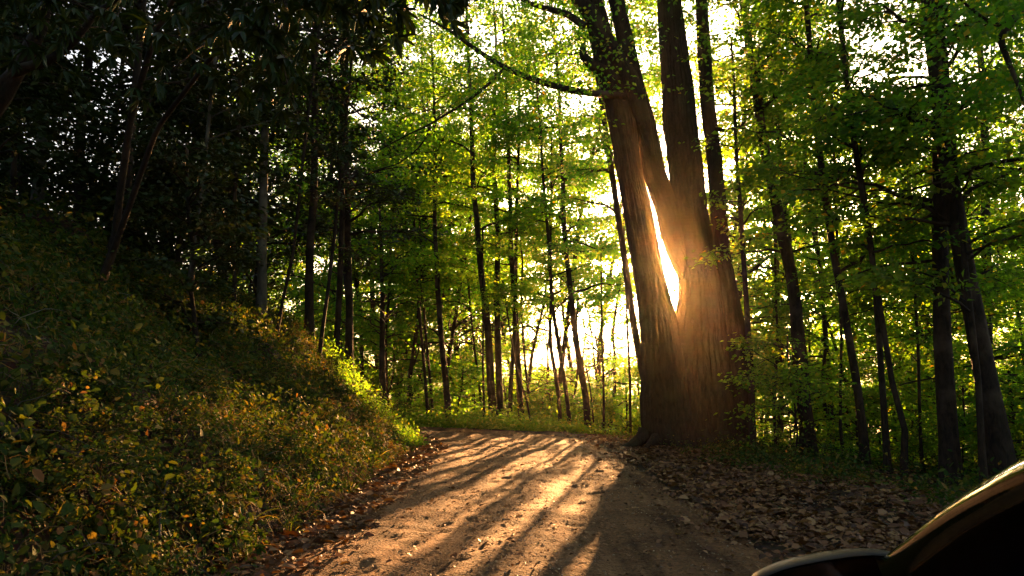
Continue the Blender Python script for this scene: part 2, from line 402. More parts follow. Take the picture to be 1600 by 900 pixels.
def place(key, name, x, y, rz, s, label, cat, group, dz=-.08, parts=('trunk', 'crown'), cull=True):
    v = VAR[key]; z = Hs(x, y)+dz
    e = empty(name, (x, y, z), label, cat, group, rz); e.scale = (s, s, s)
    o = bpy.data.objects.new(parts[0], v['t']); COL.objects.link(o); o.parent = e
    put_leaves(parts[1], v['lf'], (x, y, z), rz, s, v['m'], e, cull, v['c'])
    return e
#==SETTING==
# ------------------------------------------------------------------ ground
def axis(lo, hi, fine_lo, fine_hi, fine, grow=1.16):
    a = list(np.arange(fine_lo, fine_hi, fine)); st = fine; v = a[0]
    while v > lo: st *= grow; v -= st; a.insert(0, v)
    st = fine; v = a[-1]
    while v < hi: st *= grow; v += st; a.append(v)
    return np.array(a)
def grid(xs, ys, zf):
    X, Y = np.meshgrid(xs, ys); Z = zf(X, Y); V = np.stack([X, Y, Z], -1).reshape(-1, 3)
    nx, ny = len(xs), len(ys); i = np.arange(ny-1)[:, None]*nx+np.arange(nx-1)[None]
    return V, np.stack([i, i+1, i+nx+1, i+nx], -1).reshape(-1, 4)
V, F = grid(axis(-240, 240, -12, 12, .12), axis(-120, 320, 1, 27, .12), lambda X, Y: H(X, Y)-.16*np.clip((HALF-.05-np.abs(road_s(X, Y)))/.25, 0, 1))
g = build('ground', V, F, M['soil'], smooth=True, kind='structure')
# road ribbon with wheel tracks
def road_z(x, y, s):
    rut = -.05*np.exp(-((np.abs(s+.05)-.85)/.28)**2)+.02*np.exp(-(s/.5)**2)
    n = (fbm(x*1.5, y*1.5, 0, 61, 4)-.5)*.05+(fbm(x*7, y*7, 0, 63, 3)-.5)*.05
    return H(x, y, True)+.03+rut+n-.05*np.clip((np.abs(s)-HALF+.35)/.35, 0, 2)
seg = np.concatenate([[0], np.cumsum(np.linalg.norm(np.diff(RCS, axis=0), axis=1))])
sv = np.concatenate([np.arange(8, 42, .5), np.arange(42, 68, .07), np.arange(68, seg[-1], .5)])
cx = np.interp(sv, seg, RCS[:, 0]); cyv = np.interp(sv, seg, RCS[:, 1])
for _ in range(30): cx[1:-1] = (cx[:-2]+cx[2:]+2*cx[1:-1])/4; cyv[1:-1] = (cyv[:-2]+cyv[2:]+2*cyv[1:-1])/4
tg = norm(np.stack([np.gradient(cx), np.gradient(cyv)], -1)); nr = np.stack([tg[:, 1], -tg[:, 0]], -1)
lat = np.linspace(-1, 1, 78)
wob = HALF+.12+(fbm(sv*.5, sv*0, 0, 71, 3)-.5)*.5
Sx = lat[None]*wob[:, None]
RX = cx[:, None]+nr[:, :1]*Sx; RY = cyv[:, None]+nr[:, 1:]*Sx
RZ = road_z(RX, RY, Sx)
n0, n1 = RX.shape; i = np.arange(n0-1)[:, None]*n1+np.arange(n1-1)[None]
build('road', np.stack([RX, RY, RZ], -1).reshape(-1, 3), np.stack([i, i+1, i+n1+1, i+n1], -1).reshape(-1, 4), M['road'], smooth=True, kind='structure')

#==TREES==
BIGY = 18.0
def px_path(pts, Y):
    """[(px, py, width_px)] at depth Y -> world points, radii"""
    W = np.array([P(a, b, Y) for a, b, _ in pts]); dist = np.linalg.norm(W-np.array([0, 0, CAMZ]), axis=1)
    # pixel width -> metres (perpendicular scale is Y/cos-ish)
    rads = np.array([w for *_, w in pts])*.5*Y/FPX/1.02
    return W, rads
def densify(W, rads, n):
    s = np.concatenate([[0], np.cumsum(np.linalg.norm(np.diff(W, axis=0), axis=1))]); s /= s[-1]
    t = np.linspace(0, 1, n)
    # smooth with catmull-ish cosine by repeated averaging
    p = np.stack([np.interp(t, s, W[:, k]) for k in range(3)], -1); q = np.interp(t, s, rads)
    for _ in range(max(2, n//14)):
        p[1:-1] = (p[:-2]+2*p[1:-1]+p[2:])/4; q[1:-1] = (q[:-2]+2*q[1:-1]+q[2:])/4
    return p, q
# --- the great tree beside the bend
def stem(name, pts, Y, parent, m, n=60, sides=40, rough=.06, fl=.05, seed=1, dy=0, flare=0.):
    W, rr = px_path(pts, Y); W[:, 1] += dy
    p, q = densify(W, rr, n)
    if flare: q = q*(1+flare*np.exp(-(p[:, 2]-p[0, 2])/.55))
    V, F = tube(p-np.array(parent.location), q, sides, rough, seed, fl)
    return build(name, V, F, m, parent, smooth=True), p, q
bz = Hs(4.6, BIGY)-.1
big = empty('old_tree', (4.6, BIGY, bz), 'huge old tree of several fused leaning trunks, low sun shining through its gap', 'tree')
stA, pA, qA = stem('trunk', [(1044,706,82),(1040,660,76),(1036,600,70),(1030,520,60),(1024,480,57),(1016,440,51),(1008,400,49),(998,340,46),(984,267,40),(972,191,44),(956,120,42),(940,60,38),(925,0,34),(905,-80,28),(880,-200,18),(850,-330,8)], BIGY, big, M['bark_big'], 200, 110, .07, .10, 3, 0, .08)
stB, pB, qB = stem('trunk', [(1092,480,10),(1080,445,26),(1068,412,38),(1056,375,42),(1044,330,38),(1022,267,37),(1008,191,36),(993,133,30),(980,70,28),(964,0,26),(945,-90,22),(925,-220,12)], BIGY, big, M['bark_big'], 140, 80, .06, .10, 5, .05)
stC, pC, qC = stem('trunk', [(1104,706,100),(1103,660,95),(1100,600,90),(1096,520,79),(1096,480,74),(1093,440,66),(1088,400,60),(1078,330,60),(1074,267,58),(1064,191,56),(1060,133,53),(1052,60,46),(1047,0,40),(1040,-90,34),(1030,-220,22),(1020,-340,10)], BIGY, big, M['bark_big'], 200, 120, .07, .10, 7, .1, .06)
stD, pD, qD = stem('trunk', [(1157,706,44),(1156,660,40),(1155,600,40),(1150,540,44),(1144,480,34),(1136,430,30),(1130,400,28),(1121,267,26),(1107,150,24),(1102,60,22),(1098,0,20),(1094,-120,16),(1090,-260,8)], BIGY, big, M['bark_big'], 140, 60, .08, .09, 9, .15, .35)
def filler():
    # buttress wood where the fused trunks meet below the gap
    W, rr = px_path([(1070,712,95),(1068,660,66),(1066,600,50),(1062,545,34),(1059,522,20)], BIGY); W[:, 1] += .03
    p, q = densify(W, rr, 30); V, F = tube(p-np.array(big.location), q, 30, .07, 12, .08)
    build('buttress', V, F, M['bark_big'], big, smooth=True)
filler()
rr_ = np.random.default_rng(4)
for k, (px_, a_, L_) in enumerate([(1010,-2.9,.9),(1030,-2.2,1.0),(1060,-1.75,.8),(1092,-1.5,1.0),(1125,-1.1,1.0),(1150,-.6,1.1),(1160,-.1,.9)]):
    q0 = P(px_, 690, BIGY-.25); t_ = np.linspace(0, 1, 14); X_ = q0[0]+cos(a_)*L_*t_+.05*np.sin(t_*7+k); Y_ = q0[1]+sin(a_)*L_*t_+.05*np.cos(t_*6+k)
    Z_ = H(X_, Y_)+.42*(1-t_)**2.2-.05*t_; V, F = tube(np.stack([X_, Y_, Z_], -1)-np.array(big.location), .17*(1-t_)+.02, 14, .15, k, .1); build('root', V, F, M['bark_big'], big, smooth=True)
stem('limb', [(1016,250,8),(1008,215,18),(998,180,26),(984,133,28),(952,84,27),(925,35,26),(896,0,24),(868,-50,20),(830,-130,12),(800,-220,5)], BIGY, big, M['bark_big'], 60, 30, .06, .06, 15, -.3)
stem('broken_limb', [(945,118,20),(925,108,18),(912,95,15),(908,84,12),(912,74,5)], BIGY, big, M['bark_big'], 24, 14, .12, .05, 16, -.2)
_, bL, _ = stem('branch', [(975,158,15),(950,155,13),(898,150,12),(851,138,11),(812,124,9.5),(789,113,9),(762,97,8),(734,78,7.5),(710,60,6),(688,47,5),(657,31,3)], BIGY, big, M['bark'], 50, 8, .1, 0, 17, -.3)
_, bL2, _ = stem('branch', [(789,114,6),(765,138,5.5),(738,160,5),(715,176,4.5),(692,189,4),(670,203,3),(649,212,2.6),(594,241,2),(570,262,1)], BIGY, big, M['bark'], 40, 6, .1, 0, 18, -.3)
stem('branch', [(674,202,3),(668,222,3),(653,241,2.6),(625,262,2.4),(587,272,1.6),(560,290,1)], BIGY, big, M['bark'], 26, 5, .1, 0, 19, -.3)
stem('branch', [(912,50,14),(886,31,12),(860,24,10),(836,18,8),(813,7,6),(793,-2,5),(760,-14,3)], BIGY, big, M['bark'], 30, 8, .1, 0, 20, -.3)
stem('branch', [(1112,200,8),(1135,205,6),(1160,196,4),(1180,170,3),(1198,160,1.5)], BIGY, big, M['bark'], 24, 6, .1, 0, 22, 0)
# sprays of leaves along its limbs and high crown
def spray_crown(seed, segs, nn, npn, spread, lw, flat=.15):
    r = np.random.default_rng(seed); C = []
    for (p, a, b, k) in segs:
        t = r.uniform(a, b, k); C.append(p[(t*(len(p)-1)).astype(int)]+r.normal(size=(k, 3))*np.array([spread, spread, spread*.5]))
    C = np.concatenate(C); k = r.integers(0, len(C), nn)
    off = r.normal(size=(nn, 3))*np.array([.38, .38, flat]); lp = C[k]+off
    ld = norm(off*np.array([1, 1, 0])+r.normal(size=(nn, 3))*.3+np.array([0, 0, -.2])); ln = norm(np.array([0, 0, 1.])+r.normal(size=(nn, 3))*.5)
    L = lw*r.uniform(.6, 1.3, nn); return dict(p=lp, d=ld, n=ln, L=L, W=L*.72, kind='far')
cr = spray_crown(40, [(bL, .1, 1, 70), (bL2, .2, 1, 30), (pA, .6, 1, 90), (pB, .6, 1, 60), (pC, .66, 1, 90), (pD, .6, 1, 50)], 21000, 0, 1.5, .12)
kk = ~gap(cr['p']); V, F = leaves((cr['p']-np.array(big.location))[kk], cr['d'][kk], cr['n'][kk], cr['L'][kk], cr['W'][kk])
build('crown', V, F, M['leaf'], big)

# --- trees that can be told apart in the photo
def ext(pts, n, dx, dy):
    a = list(pts); return a
def named(name, label, pts, Y, Htot, z0, nb, spread, nleaf, seed, leafm='leaf', bark='bark', lw=.11, cat='tree', group=None, el=(5, 40), droop=.25, sides=10, **kw):
    W, rr = px_path(pts, Y); rr = rr*.78; nleaf = int(nleaf*(1.45 if Y > 20 else 1.0)); nb = int(nb*1.15); lw = lw*1.1
    bx = W[0, 0]; z = Hs(bx, Y)-.1
    W[0, 2] = z
    # drop points that are under the ground, then carry the top on to its full height
    W = np.array([W[0]]+[w for w in W[1:] if w[2] > z+.5])
    d = norm(W[-1]-W[max(0, len(W)-3)]); 
    top = z+Htot
    if W[-1][2] < top-1:
        dd = norm(d*.6+np.array([0, 0, .55])); W = np.vstack([W, W[-1]+dd*(top-W[-1][2])/dd[2]])
    e = empty(name, (bx, Y, z), label, cat, group)
    (V, F), lf = gen_tree(seed, W-W[0], rr[0], z0, nb, spread, nleaf, lw, sides, droop, el, **kw)
    build('trunk', V, F, M[bark], e, smooth=True)
    put_leaves('crown', lf, (bx, Y, z), 0, 1, M[leafm], e)
    return e
T = named
GB = 'trees at the outer edge of the bend'
T('broadleaf_tree', 'slender double-looking dark tree, first thin trunk right of the bank end', [(671,668,7),(664,600,6),(655,500,5),(650,420,5)], 28, 15, 5, 26, 2.4, 4200, 101, 'leaf_far', group=GB)
T('broadleaf_tree', 'thin dark trunk just right of its slender twin near the bank end', [(679,668,6),(672,590,5),(663,510,4)], 28.6, 13, 5, 22, 2.2, 3600, 102, 'leaf_far', group=GB)
T('broadleaf_tree', 'straight medium dark trunk standing alone beside the road crest, leaning slightly left', [(704,668,13),(697,600,11),(690,500,10),(685,440,9)], 27.4, 18, 5.5, 34, 3, 6500, 103, 'leaf_far', group=GB)
T('broadleaf_tree', 'thickest trunk of the cluster at the crest, its left end, leaning left', [(773,670,17),(766,600,15),(758,500,13),(750,400,11),(742,300,10)], 27, 20, 7, 30, 3.2, 6500, 104, 'leaf_far', group=GB)
T('broadleaf_tree', 'upright dark trunk, second in the tight cluster at the road crest', [(782,670,15),(781,600,14),(779,500,12),(776,400,10)], 28, 20, 7, 30, 3, 6000, 105, 'leaf_far', group=GB)
T('broadleaf_tree', 'thin trunk leaning right, in the middle of the tight cluster at the crest', [(795,668,10),(800,600,8),(804,520,7),(806,440,6)], 27.6, 16, 5.5, 22, 2.4, 4000, 106, 'leaf_far', group=GB)
T('broadleaf_tree', 'dark trunk closing the crest cluster on its sunward side', [(817,670,14),(813,600,12),(806,500,11),(799,400,9)], 28.4, 20, 6.5, 30, 3, 6000, 107, 'leaf_far', group=GB)
T('sapling', 'thin dark sapling bending in front of the crest cluster toward the sun', [(832,668,4),(824,630,4),(815,600,4),(806,570,3)], 26.6, 6, 3.2, 12, 1.3, 900, 108, 'leaf_far', group=GB, lw=.1)
T('sapling', 'pencil-thin straight sapling left of the crest cluster', [(757,670,5),(756,620,5),(755,560,4)], 26.8, 8, 3, 14, 1.5, 1200, 109, 'leaf_far', group=GB, lw=.1)
T('broadleaf_tree', 'curved thin dark tree with a forked branch, between crest cluster and leaning pair', [(878,662,9),(871,600,8),(862,560,7),(858,520,6),(862,470,5)], 27.4, 14, 4.5, 24, 2.4, 4000, 110, 'leaf_far', group=GB)
T('broadleaf_tree', 'slim dark tree bowed to the left, the left one of the leaning pair', [(893,668,9),(888,620,9),(878,560,8),(868,500,7),(862,440,6)], 26.4, 17, 5, 28, 2.6, 4500, 111, 'leaf_far', group=GB)
T('broadleaf_tree', 'taller leaning tree right of its slim bowed twin, trunk tilting left', [(920,672,14),(914,610,12),(903,540,11),(893,450,10),(884,370,9)], 26, 19, 5.5, 32, 3, 5500, 112, 'leaf_far', group=GB)
T('sapling', 'straight thin sapling in golden light between leaning pair and the old tree', [(943,672,5),(943,600,5),(941,540,4)], 26.5, 8.5, 3, 14, 1.4, 1300, 113, 'leaf_far', group=GB, lw=.1)
T('sapling', 'thin pale sapling right behind the leaning tree, glowing in sun haze', [(985,678,6),(984,600,5),(980,530,5)], 26, 10, 4, 16, 1.6, 1600, 114, 'leaf_far', group=GB, lw=.1)
T('broadleaf_tree', 'tall slim tree leaning left toward the sky, just left of the huge old tree', [(1013,668,17),(1008,600,16),(994,540,15),(982,480,14),(970,370,13),(958,280,12),(945,200,10),(930,110,8)], 22, 22, 6.5, 34, 3.0, 6500, 115)
T('tree_stump', 'short dark trunk on the bank top, its upper end lost in leaves', [(599,616,15),(597,580,14),(595,540,12)], 26, 9, 3.2, 22, 2.3, 3000, 116, 'leaf_far')
# right-hand wood
GR = 'trees along the right verge'
T('broadleaf_tree', 'tall forked-looking tree with ribbed trunk, first thick one right of the old tree', [(1264,715,29),(1260,640,27),(1248,560,25),(1238,440,22),(1222,380,19),(1208,300,17),(1192,200,14),(1172,80,12)], 17, 20, 4.5, 40, 3.0, 9000, 120, group=GR)
T('sapling', 'thin stem rising close behind the thick ribbed trunk, leaves in sun', [(1268,700,12),(1260,600,11),(1246,480,9),(1236,400,7)], 18, 14, 4, 26, 2.2, 4000, 121, group=GR)
T('broadleaf_tree', 'medium dark tree leaning left, between the ribbed trunk and the two thin curved ones', [(1352,722,17),(1344,640,16),(1325,520,15),(1303,400,13),(1288,280,12),(1276,150,10)], 15, 18, 4, 36, 2.6, 8000, 122, group=GR)
T('broadleaf_tree', 'thin almost straight dark tree left of the strongly curved one', [(1386,722,13),(1381,640,12),(1371,520,11),(1360,400,10),(1348,300,9),(1332,200,8)], 14, 16, 4, 32, 2.3, 6500, 123, group=GR)
T('broadleaf_tree', 'thin dark tree with a strong sideways bend near its foot', [(1409,718,12),(1412,672,12),(1406,640,11),(1390,590,11),(1382,520,10),(1370,440,9),(1360,380,8),(1345,280,7)], 13.6, 15, 3.8, 30, 2.2, 6000, 124, group=GR)
T('broadleaf_tree', 'thick straight black trunk right of the thin curved trees', [(1486,748,36),(1484,660,34),(1478,560,32),(1474,450,30),(1470,330,28),(1466,200,25),(1462,80,22)], 13, 20, 4, 46, 3.0, 10000, 125, group=GR)
T('broadleaf_tree', 'thick leaning black tree at the right edge with a low side limb', [(1568,745,44),(1558,680,36),(1542,600,30),(1530,520,26),(1512,420,24),(1492,320,21),(1478,230,18)], 12.4, 17, 3.4, 42, 2.8, 9000, 126, group=GR)
T('sapling', 'thin dark pole standing tight in front of the leaning right edge tree', [(1535,742,13),(1530,660,12),(1524,560,11),(1508,450,9),(1500,330,8)], 12, 13, 3, 28, 2.1, 5000, 127, group=GR)
T('sapling', 'thin winding stem hugging the right side of the huge old tree', [(1176,706,14),(1170,660,10),(1177,630,8),(1168,560,7),(1166,480,6),(1160,400,5)], 17.2, 11, 3.5, 18, 1.5, 1600, 128, group=GR)
T('broadleaf_tree', 'slim grey-green tree half hidden in leaves behind the ribbed trunk', [(1300,700,12),(1292,560,11),(1285,420,10),(1262,300,9),(1250,130,8)], 22, 21, 5, 36, 3, 7500, 129, group=GR)
T('broadleaf_tree', 'dark tree far back between thick straight trunk and leaning edge tree', [(1560,720,26),(1548,560,24),(1545,400,22),(1540,260,18)], 19, 21, 5, 36, 3, 8000, 130, group=GR)
T('sapling', 'thin twiggy sapling behind the curved tree, low branches spread both ways', [(1440,720,6),(1438,640,5),(1436,560,5)], 15.5, 8, 2.2, 22, 1.8, 2500, 131, group=GR)
T('sapling', 'small slender sapling between ribbed trunk and medium leaning tree', [(1318,716,6),(1312,640,5),(1316,560,5)], 16, 9, 2.4, 22, 1.8, 2600, 132, group=GR)
T('sapling', 'small sapling in the gap right of the huge old tree', [(1212,706,6),(1208,640,5),(1215,560,4)], 19, 8, 2.2, 20, 1.7, 2400, 133, group=GR)
# left-hand wood on the bank
GL = 'trees on top of the left bank'
def LT(name, label, pts, Y, *a, **k):
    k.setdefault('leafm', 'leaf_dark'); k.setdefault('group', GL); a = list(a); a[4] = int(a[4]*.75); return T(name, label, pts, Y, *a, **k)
LT('broadleaf_tree', 'straight grey trunk, palest of the trees on the left bank', [(407,520,20),(408,420,18),(409,300,17),(412,180,15),(416,60,13)], 15.5, 17, 5, 34, 2.8, 6500, 140, bark='bark_grey')
LT('broadleaf_tree', 'straight dark trunk right of the pale grey one on the left bank', [(484,520,19),(485,420,17),(487,300,15),(489,160,13)], 17, 18, 5, 36, 2.8, 7000, 141)
LT('broadleaf_tree', 'dark trunk at the right end of the left wood, thicker of a close pair', [(546,560,17),(543,460,15),(541,340,13),(538,200,11)], 19, 17, 4, 40, 2.8, 8000, 142)
LT('broadleaf_tree', 'thinner trunk of the close pair at the right end of the left wood', [(526,556,13),(529,460,11),(531,340,10),(533,220,8)], 18.5, 15, 4, 34, 2.4, 6500, 143)
LT('sapling', 'thin stem leaning right between dark trunk and close pair on the bank', [(497,555,8),(508,480,8),(520,400,7),(530,310,6)], 16, 10, 3, 24, 2.0, 3500, 144)
LT('sapling', 'thin slanting stem just right of the pale grey trunk', [(430,525,7),(446,450,7),(462,380,6),(466,330,5)], 15, 9, 3.4, 20, 1.8, 2500, 145)
LT('sapling', 'black thin stem left of the pale grey trunk', [(364,500,9),(368,430,8),(367,340,7),(372,230,6)], 14, 11, 3, 24, 2.2, 4000, 146)
LT('sapling', 'slim orange-lit sapling leaning right on the dark upper bank', [(292,470,8),(299,410,7),(310,340,6),(318,260,5)], 12, 9, 2.6, 24, 2.2, 4000, 147, bark='bark_grey')
LT('broadleaf_tree', 'dark forking tree with thin pale-edged stems rising from the upper left bank', [(160,450,18),(176,400,14),(190,340,12),(198,260,11),(206,180,10)], 10.5, 11, 3, 36, 2.4, 7000, 148)
LT('broadleaf_tree', 'dark trunk near the left photo edge against bright foliage', [(62,300,24),(66,200,22),(72,90,20),(78,0,18)], 13, 14, 3, 40, 2.6, 7500, 149, bark='bark_grey')
LT('broadleaf_tree', 'black trunk second from the left photo edge', [(128,330,22),(132,220,20),(140,100,18),(150,0,16)], 14.5, 15, 3.5, 40, 2.8, 7500, 150)

#==FILL==
def rp(seed, h, lean=.1):
    r = np.random.default_rng(seed); t = np.linspace(0, 1, 7); a = r.uniform(0, 2*pi); w = np.cumsum(r.normal(size=(7, 2))*.035*h, 0)*.5; w[0] = 0
    return np.stack([t*h*lean*cos(a)+w[:, 0], t*h*lean*sin(a)+w[:, 1], t*h], -1)
for k in range(5): variant('tall%d' % k, M['leaf'], M['bark'], seed=200+k, path=rp(200+k, 19+k*1.3), r0=.11+.015*k, z0=3.5, nb=60, spread=4.2, nleaf=17000, lw=.15, sides=7, spray=.42, twigs=False)
for k in range(4): variant('under%d' % k, M['leaf_far'], M['bark'], seed=220+k, path=rp(220+k, 8+k), r0=.05+.01*k, z0=1.2, nb=30, spread=2.4, nleaf=3800, lw=.12, sides=5, el=(0, 30), twigs=False)
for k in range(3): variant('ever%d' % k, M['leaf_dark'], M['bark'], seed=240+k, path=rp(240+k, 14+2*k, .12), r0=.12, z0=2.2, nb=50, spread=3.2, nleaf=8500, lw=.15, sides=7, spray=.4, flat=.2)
for k in range(3): variant('bush%d' % k, M['leaf_far'], M['bark'], seed=250+k, path=rp(250+k, 2.2+.5*k), r0=.025, z0=.15, nb=26, spread=1.5, nleaf=2600, lw=.09, sides=4, el=(0, 45), spray=.25)
for k in range(3): variant('dbush%d' % k, M['leaf_dark'], M['bark'], seed=260+k, path=rp(260+k, 3.0+.8*k, .25), r0=.05, z0=.3, nb=34, spread=1.9, nleaf=5200, lw=.12, sides=5, el=(0, 50), spray=.3)
r = np.random.default_rng(77)
taken = [(o.location.x, o.location.y) for o in COL.objects if o.type == 'EMPTY']
SC = []
def scatter(keys, name, n, region, mind, label, cat, group, smin=.85, smax=1.15, parts=('trunk', 'crown')):
    made = 0; tries = 0
    while made < n and tries < n*60:
        tries += 1; x, y = region(r)
        s_ = float(road_s(np.array([x]), np.array([y]))[0])
        if -HALF-1.2 < s_ < HALF+1.0: continue
        if min((x-a)**2+(y-b)**2 for a, b in taken) < mind**2: continue
        # keep trunks out of the narrow beam that reaches the camera
        u = x*cos(SUN_AZ)-y*sin(SUN_AZ)
        if abs(u) < .7 or (-4.2 < u < -.6 and 'bush' not in keys[0] and not (name == 'slope_tree' and y > 44) and not (keys[0][:5] == 'under' and y > 29 and r.random() < .6)): continue
        if y > 0 and math.hypot(x, y) < 9 and x > 0: continue
        taken.append((x, y)); made += 1
        SC.append((group, place(keys[r.integers(len(keys))], name, x, y, r.uniform(0, 2*pi), r.uniform(smin, smax), label, cat, group, parts=parts)))
    return made
def fan(a0, a1, d0, d1):
    def f(r):
        a = radians(r.uniform(a0, a1)); d = math.sqrt(r.uniform(d0**2, d1**2)); return d*sin(a), d*cos(a)
    return f
TALL = ['tall%d' % k for k in range(5)]; UND = ['under%d' % k for k in range(4)]; EV = ['ever%d' % k for k in range(3)]; BU = ['bush%d' % k for k in range(3)]; DB = ['dbush%d' % k for k in range(3)]
scatter(TALL, 'background_tree', 17, fan(-14, 13, 27.5, 38), 2.8, 'one of the tall leafy trees behind the crest of the road', 'tree', 'tall trees behind the crest')
scatter(TALL, 'background_tree', 16, fan(-22, 0, 42, 56), 3.2, 'one of the far tall trees closing the view past the crest', 'tree', 'farthest trees past the crest', 1.15, 1.5)
scatter(TALL, 'background_tree', 9, fan(17, 42, 21, 36), 2.6, 'one of the leafy trees deeper in the right-hand wood', 'tree', 'trees deep in the right wood')
scatter(TALL, 'background_tree', 10, fan(33, 46, 40, 56), 3.6, 'one of the far trees closing the right-hand wood', 'tree', 'far trees of the right wood', 1.1, 1.4)
scatter(TALL, 'slope_tree', 12, fan(3, 13, 46, 60), 2.4, 'one of the sunlit tree tops rising from the slope below the road', 'tree', 'trees lower down the slope', .55, .72)
scatter(TALL, 'slope_tree', 44, fan(-18, 42, 42, 64), 3.0, 'one of the sunlit tree tops rising from the slope below the road', 'tree', 'trees lower down the slope', .55, .8)
scatter(TALL, 'slope_tree', 26, fan(12, 42, 31, 41), 2.0, 'one of the small sunlit trees on the slope just behind the right-hand wood', 'tree', 'small trees on the upper slope', .4, .55)
scatter(UND, 'understory_tree', 10, fan(3, 12.5, 29, 38), 1.5, 'low bright green understory tree below the canopy past the crest', 'small tree', 'understory past the crest', .7, 1.1)
scatter(UND, 'understory_tree', 30, fan(-11, 14, 27, 38), 1.7, 'low bright green understory tree below the canopy past the crest', 'small tree', 'understory past the crest', .9, 1.5)
scatter(UND, 'understory_tree', 24, fan(15, 42, 17.5, 32), 1.7, 'low leafy understory tree in the right-hand wood', 'small tree', 'understory of the right wood')
scatter(BU, 'bush', 22, fan(2, 13, 28, 36), .9, 'green bush at the outer edge of the bend', 'bush', 'bushes behind the road crest', .9, 1.4, parts=('stem', 'foliage'))
scatter(BU, 'bush', 34, fan(-9, 12, 27, 34), 1.0, 'green bush at the outer edge of the bend', 'bush', 'bushes behind the road crest', parts=('stem', 'foliage'))
scatter(BU, 'bush', 44, fan(21, 43, 16.5, 27), 1.2, 'leafy bush on the ground of the right-hand wood', 'bush', 'bushes in the right wood', .6, 1.2, parts=('stem', 'foliage'))
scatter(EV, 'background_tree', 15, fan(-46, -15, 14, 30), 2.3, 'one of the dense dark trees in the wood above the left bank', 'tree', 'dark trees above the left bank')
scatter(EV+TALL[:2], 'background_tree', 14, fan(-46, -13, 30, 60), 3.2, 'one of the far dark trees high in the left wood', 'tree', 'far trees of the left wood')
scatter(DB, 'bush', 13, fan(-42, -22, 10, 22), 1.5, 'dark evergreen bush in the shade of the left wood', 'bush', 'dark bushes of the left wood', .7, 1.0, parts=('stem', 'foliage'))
def around(a0, a1, d0, d1): return fan(a0, a1, d0, d1)
_t = taken
for (xx, yy) in ((-7,-4),(-5.5,-11),(6.5,-6),(7.5,-14),(-11,2),(-13,-8),(12,-2),(11.5,4.5),(-4.5,1.2),(14,-10),(0.8,-22),(-9,-18),(5,-27),(17,3)):  # unseen trees, added to keep sky light off the road and bank
    place(TALL[r.integers(5)], 'unseen_shading_tree', xx, yy, r.uniform(0, 6.28), 1.0, 'unseen leafy tree added round the viewpoint to block sky light', 'tree', 'unseen trees added round the viewpoint')
# every tree and bush of the wood is named after the trunk it stands behind
LM = [(10,'left photo edge'),(70,'grey trunk at the left edge'),(135,'black trunk near the edge'),(190,'dark forking tree'),(300,'orange-lit sapling'),(366,'black thin stem'),(410,'palest grey trunk'),(485,'dark bank-top trunk'),(538,'close pair on the bank'),
      (598,'short trunk at the bank end'),(672,'slender twin trunks'),(697,'lone trunk by the crest'),(785,'trunk cluster at the crest'),(862,'forked thin tree'),(898,'bowed leaning pair'),(943,'straight golden sapling'),(985,'tall left-leaning slim tree'),(1035,'old tree, its first trunk'),(1100,'old tree, its middle trunk'),(1150,'old tree, its thin outer trunk'),
      (1205,'small sapling beside the old tree'),(1250,'ribbed trunk'),(1300,'slim grey-green tree'),(1332,'medium left-leaning tree'),(1375,'thin straight tree'),(1400,'tree with bent foot'),(1440,'twiggy sapling'),(1480,'thick straight black trunk'),(1530,'dark pole at the edge'),(1560,'leaning right edge tree'),(1598,'right photo edge')]
KD = {'tall trees behind the crest': 'tall leafy tree', 'farthest trees past the crest': 'far tall tree', 'trees deep in the right wood': 'leafy tall tree', 'far trees of the right wood': 'distant tree', 'trees lower down the slope': 'sunlit slope tree',
      'small trees on the upper slope': 'small slope tree', 'understory past the crest': 'low bright tree', 'understory of the right wood': 'low leafy tree', 'bushes behind the road crest': 'green bush', 'bushes in the right wood': 'leafy bush', 'dark trees above the left bank': 'dense dark tree',
      'far trees of the left wood': 'far dark tree', 'dark bushes of the left wood': 'dark evergreen bush'}
bk = {}
for gname, o in SC:
    x, y = o.location.x, o.location.y; pxx = 800+FPX*x/(y*cos(PITCH)+(o.location.z+1.5-CAMZ)*sin(PITCH))
    L_ = min(LM, key=lambda q: abs(q[0]-pxx)); d_ = pxx-L_[0]
    if not (-40 < pxx < 1640): o['label'] = KD[gname]+' just outside the photo edge'; continue
    rel = 'straight behind' if abs(d_) < 9 else ('behind and left of' if d_ < 0 else 'behind and right of')
    bk.setdefault((KD[gname], rel, L_[1]), []).append((math.hypot(x, y), o))
for (kd, rel, lm), v in bk.items():
    v.sort(key=lambda q: q[0])
    for i, (_, o) in enumerate(v):
        sfx = '' if len(v) == 1 else (', '+['nearest', 'second nearest', 'third nearest', 'fourth nearest', 'fifth nearest', 'sixth nearest', 'seventh nearest'][min(i, 6)])
        o['label'] = kd+' '+rel+' the '+lm+sfx
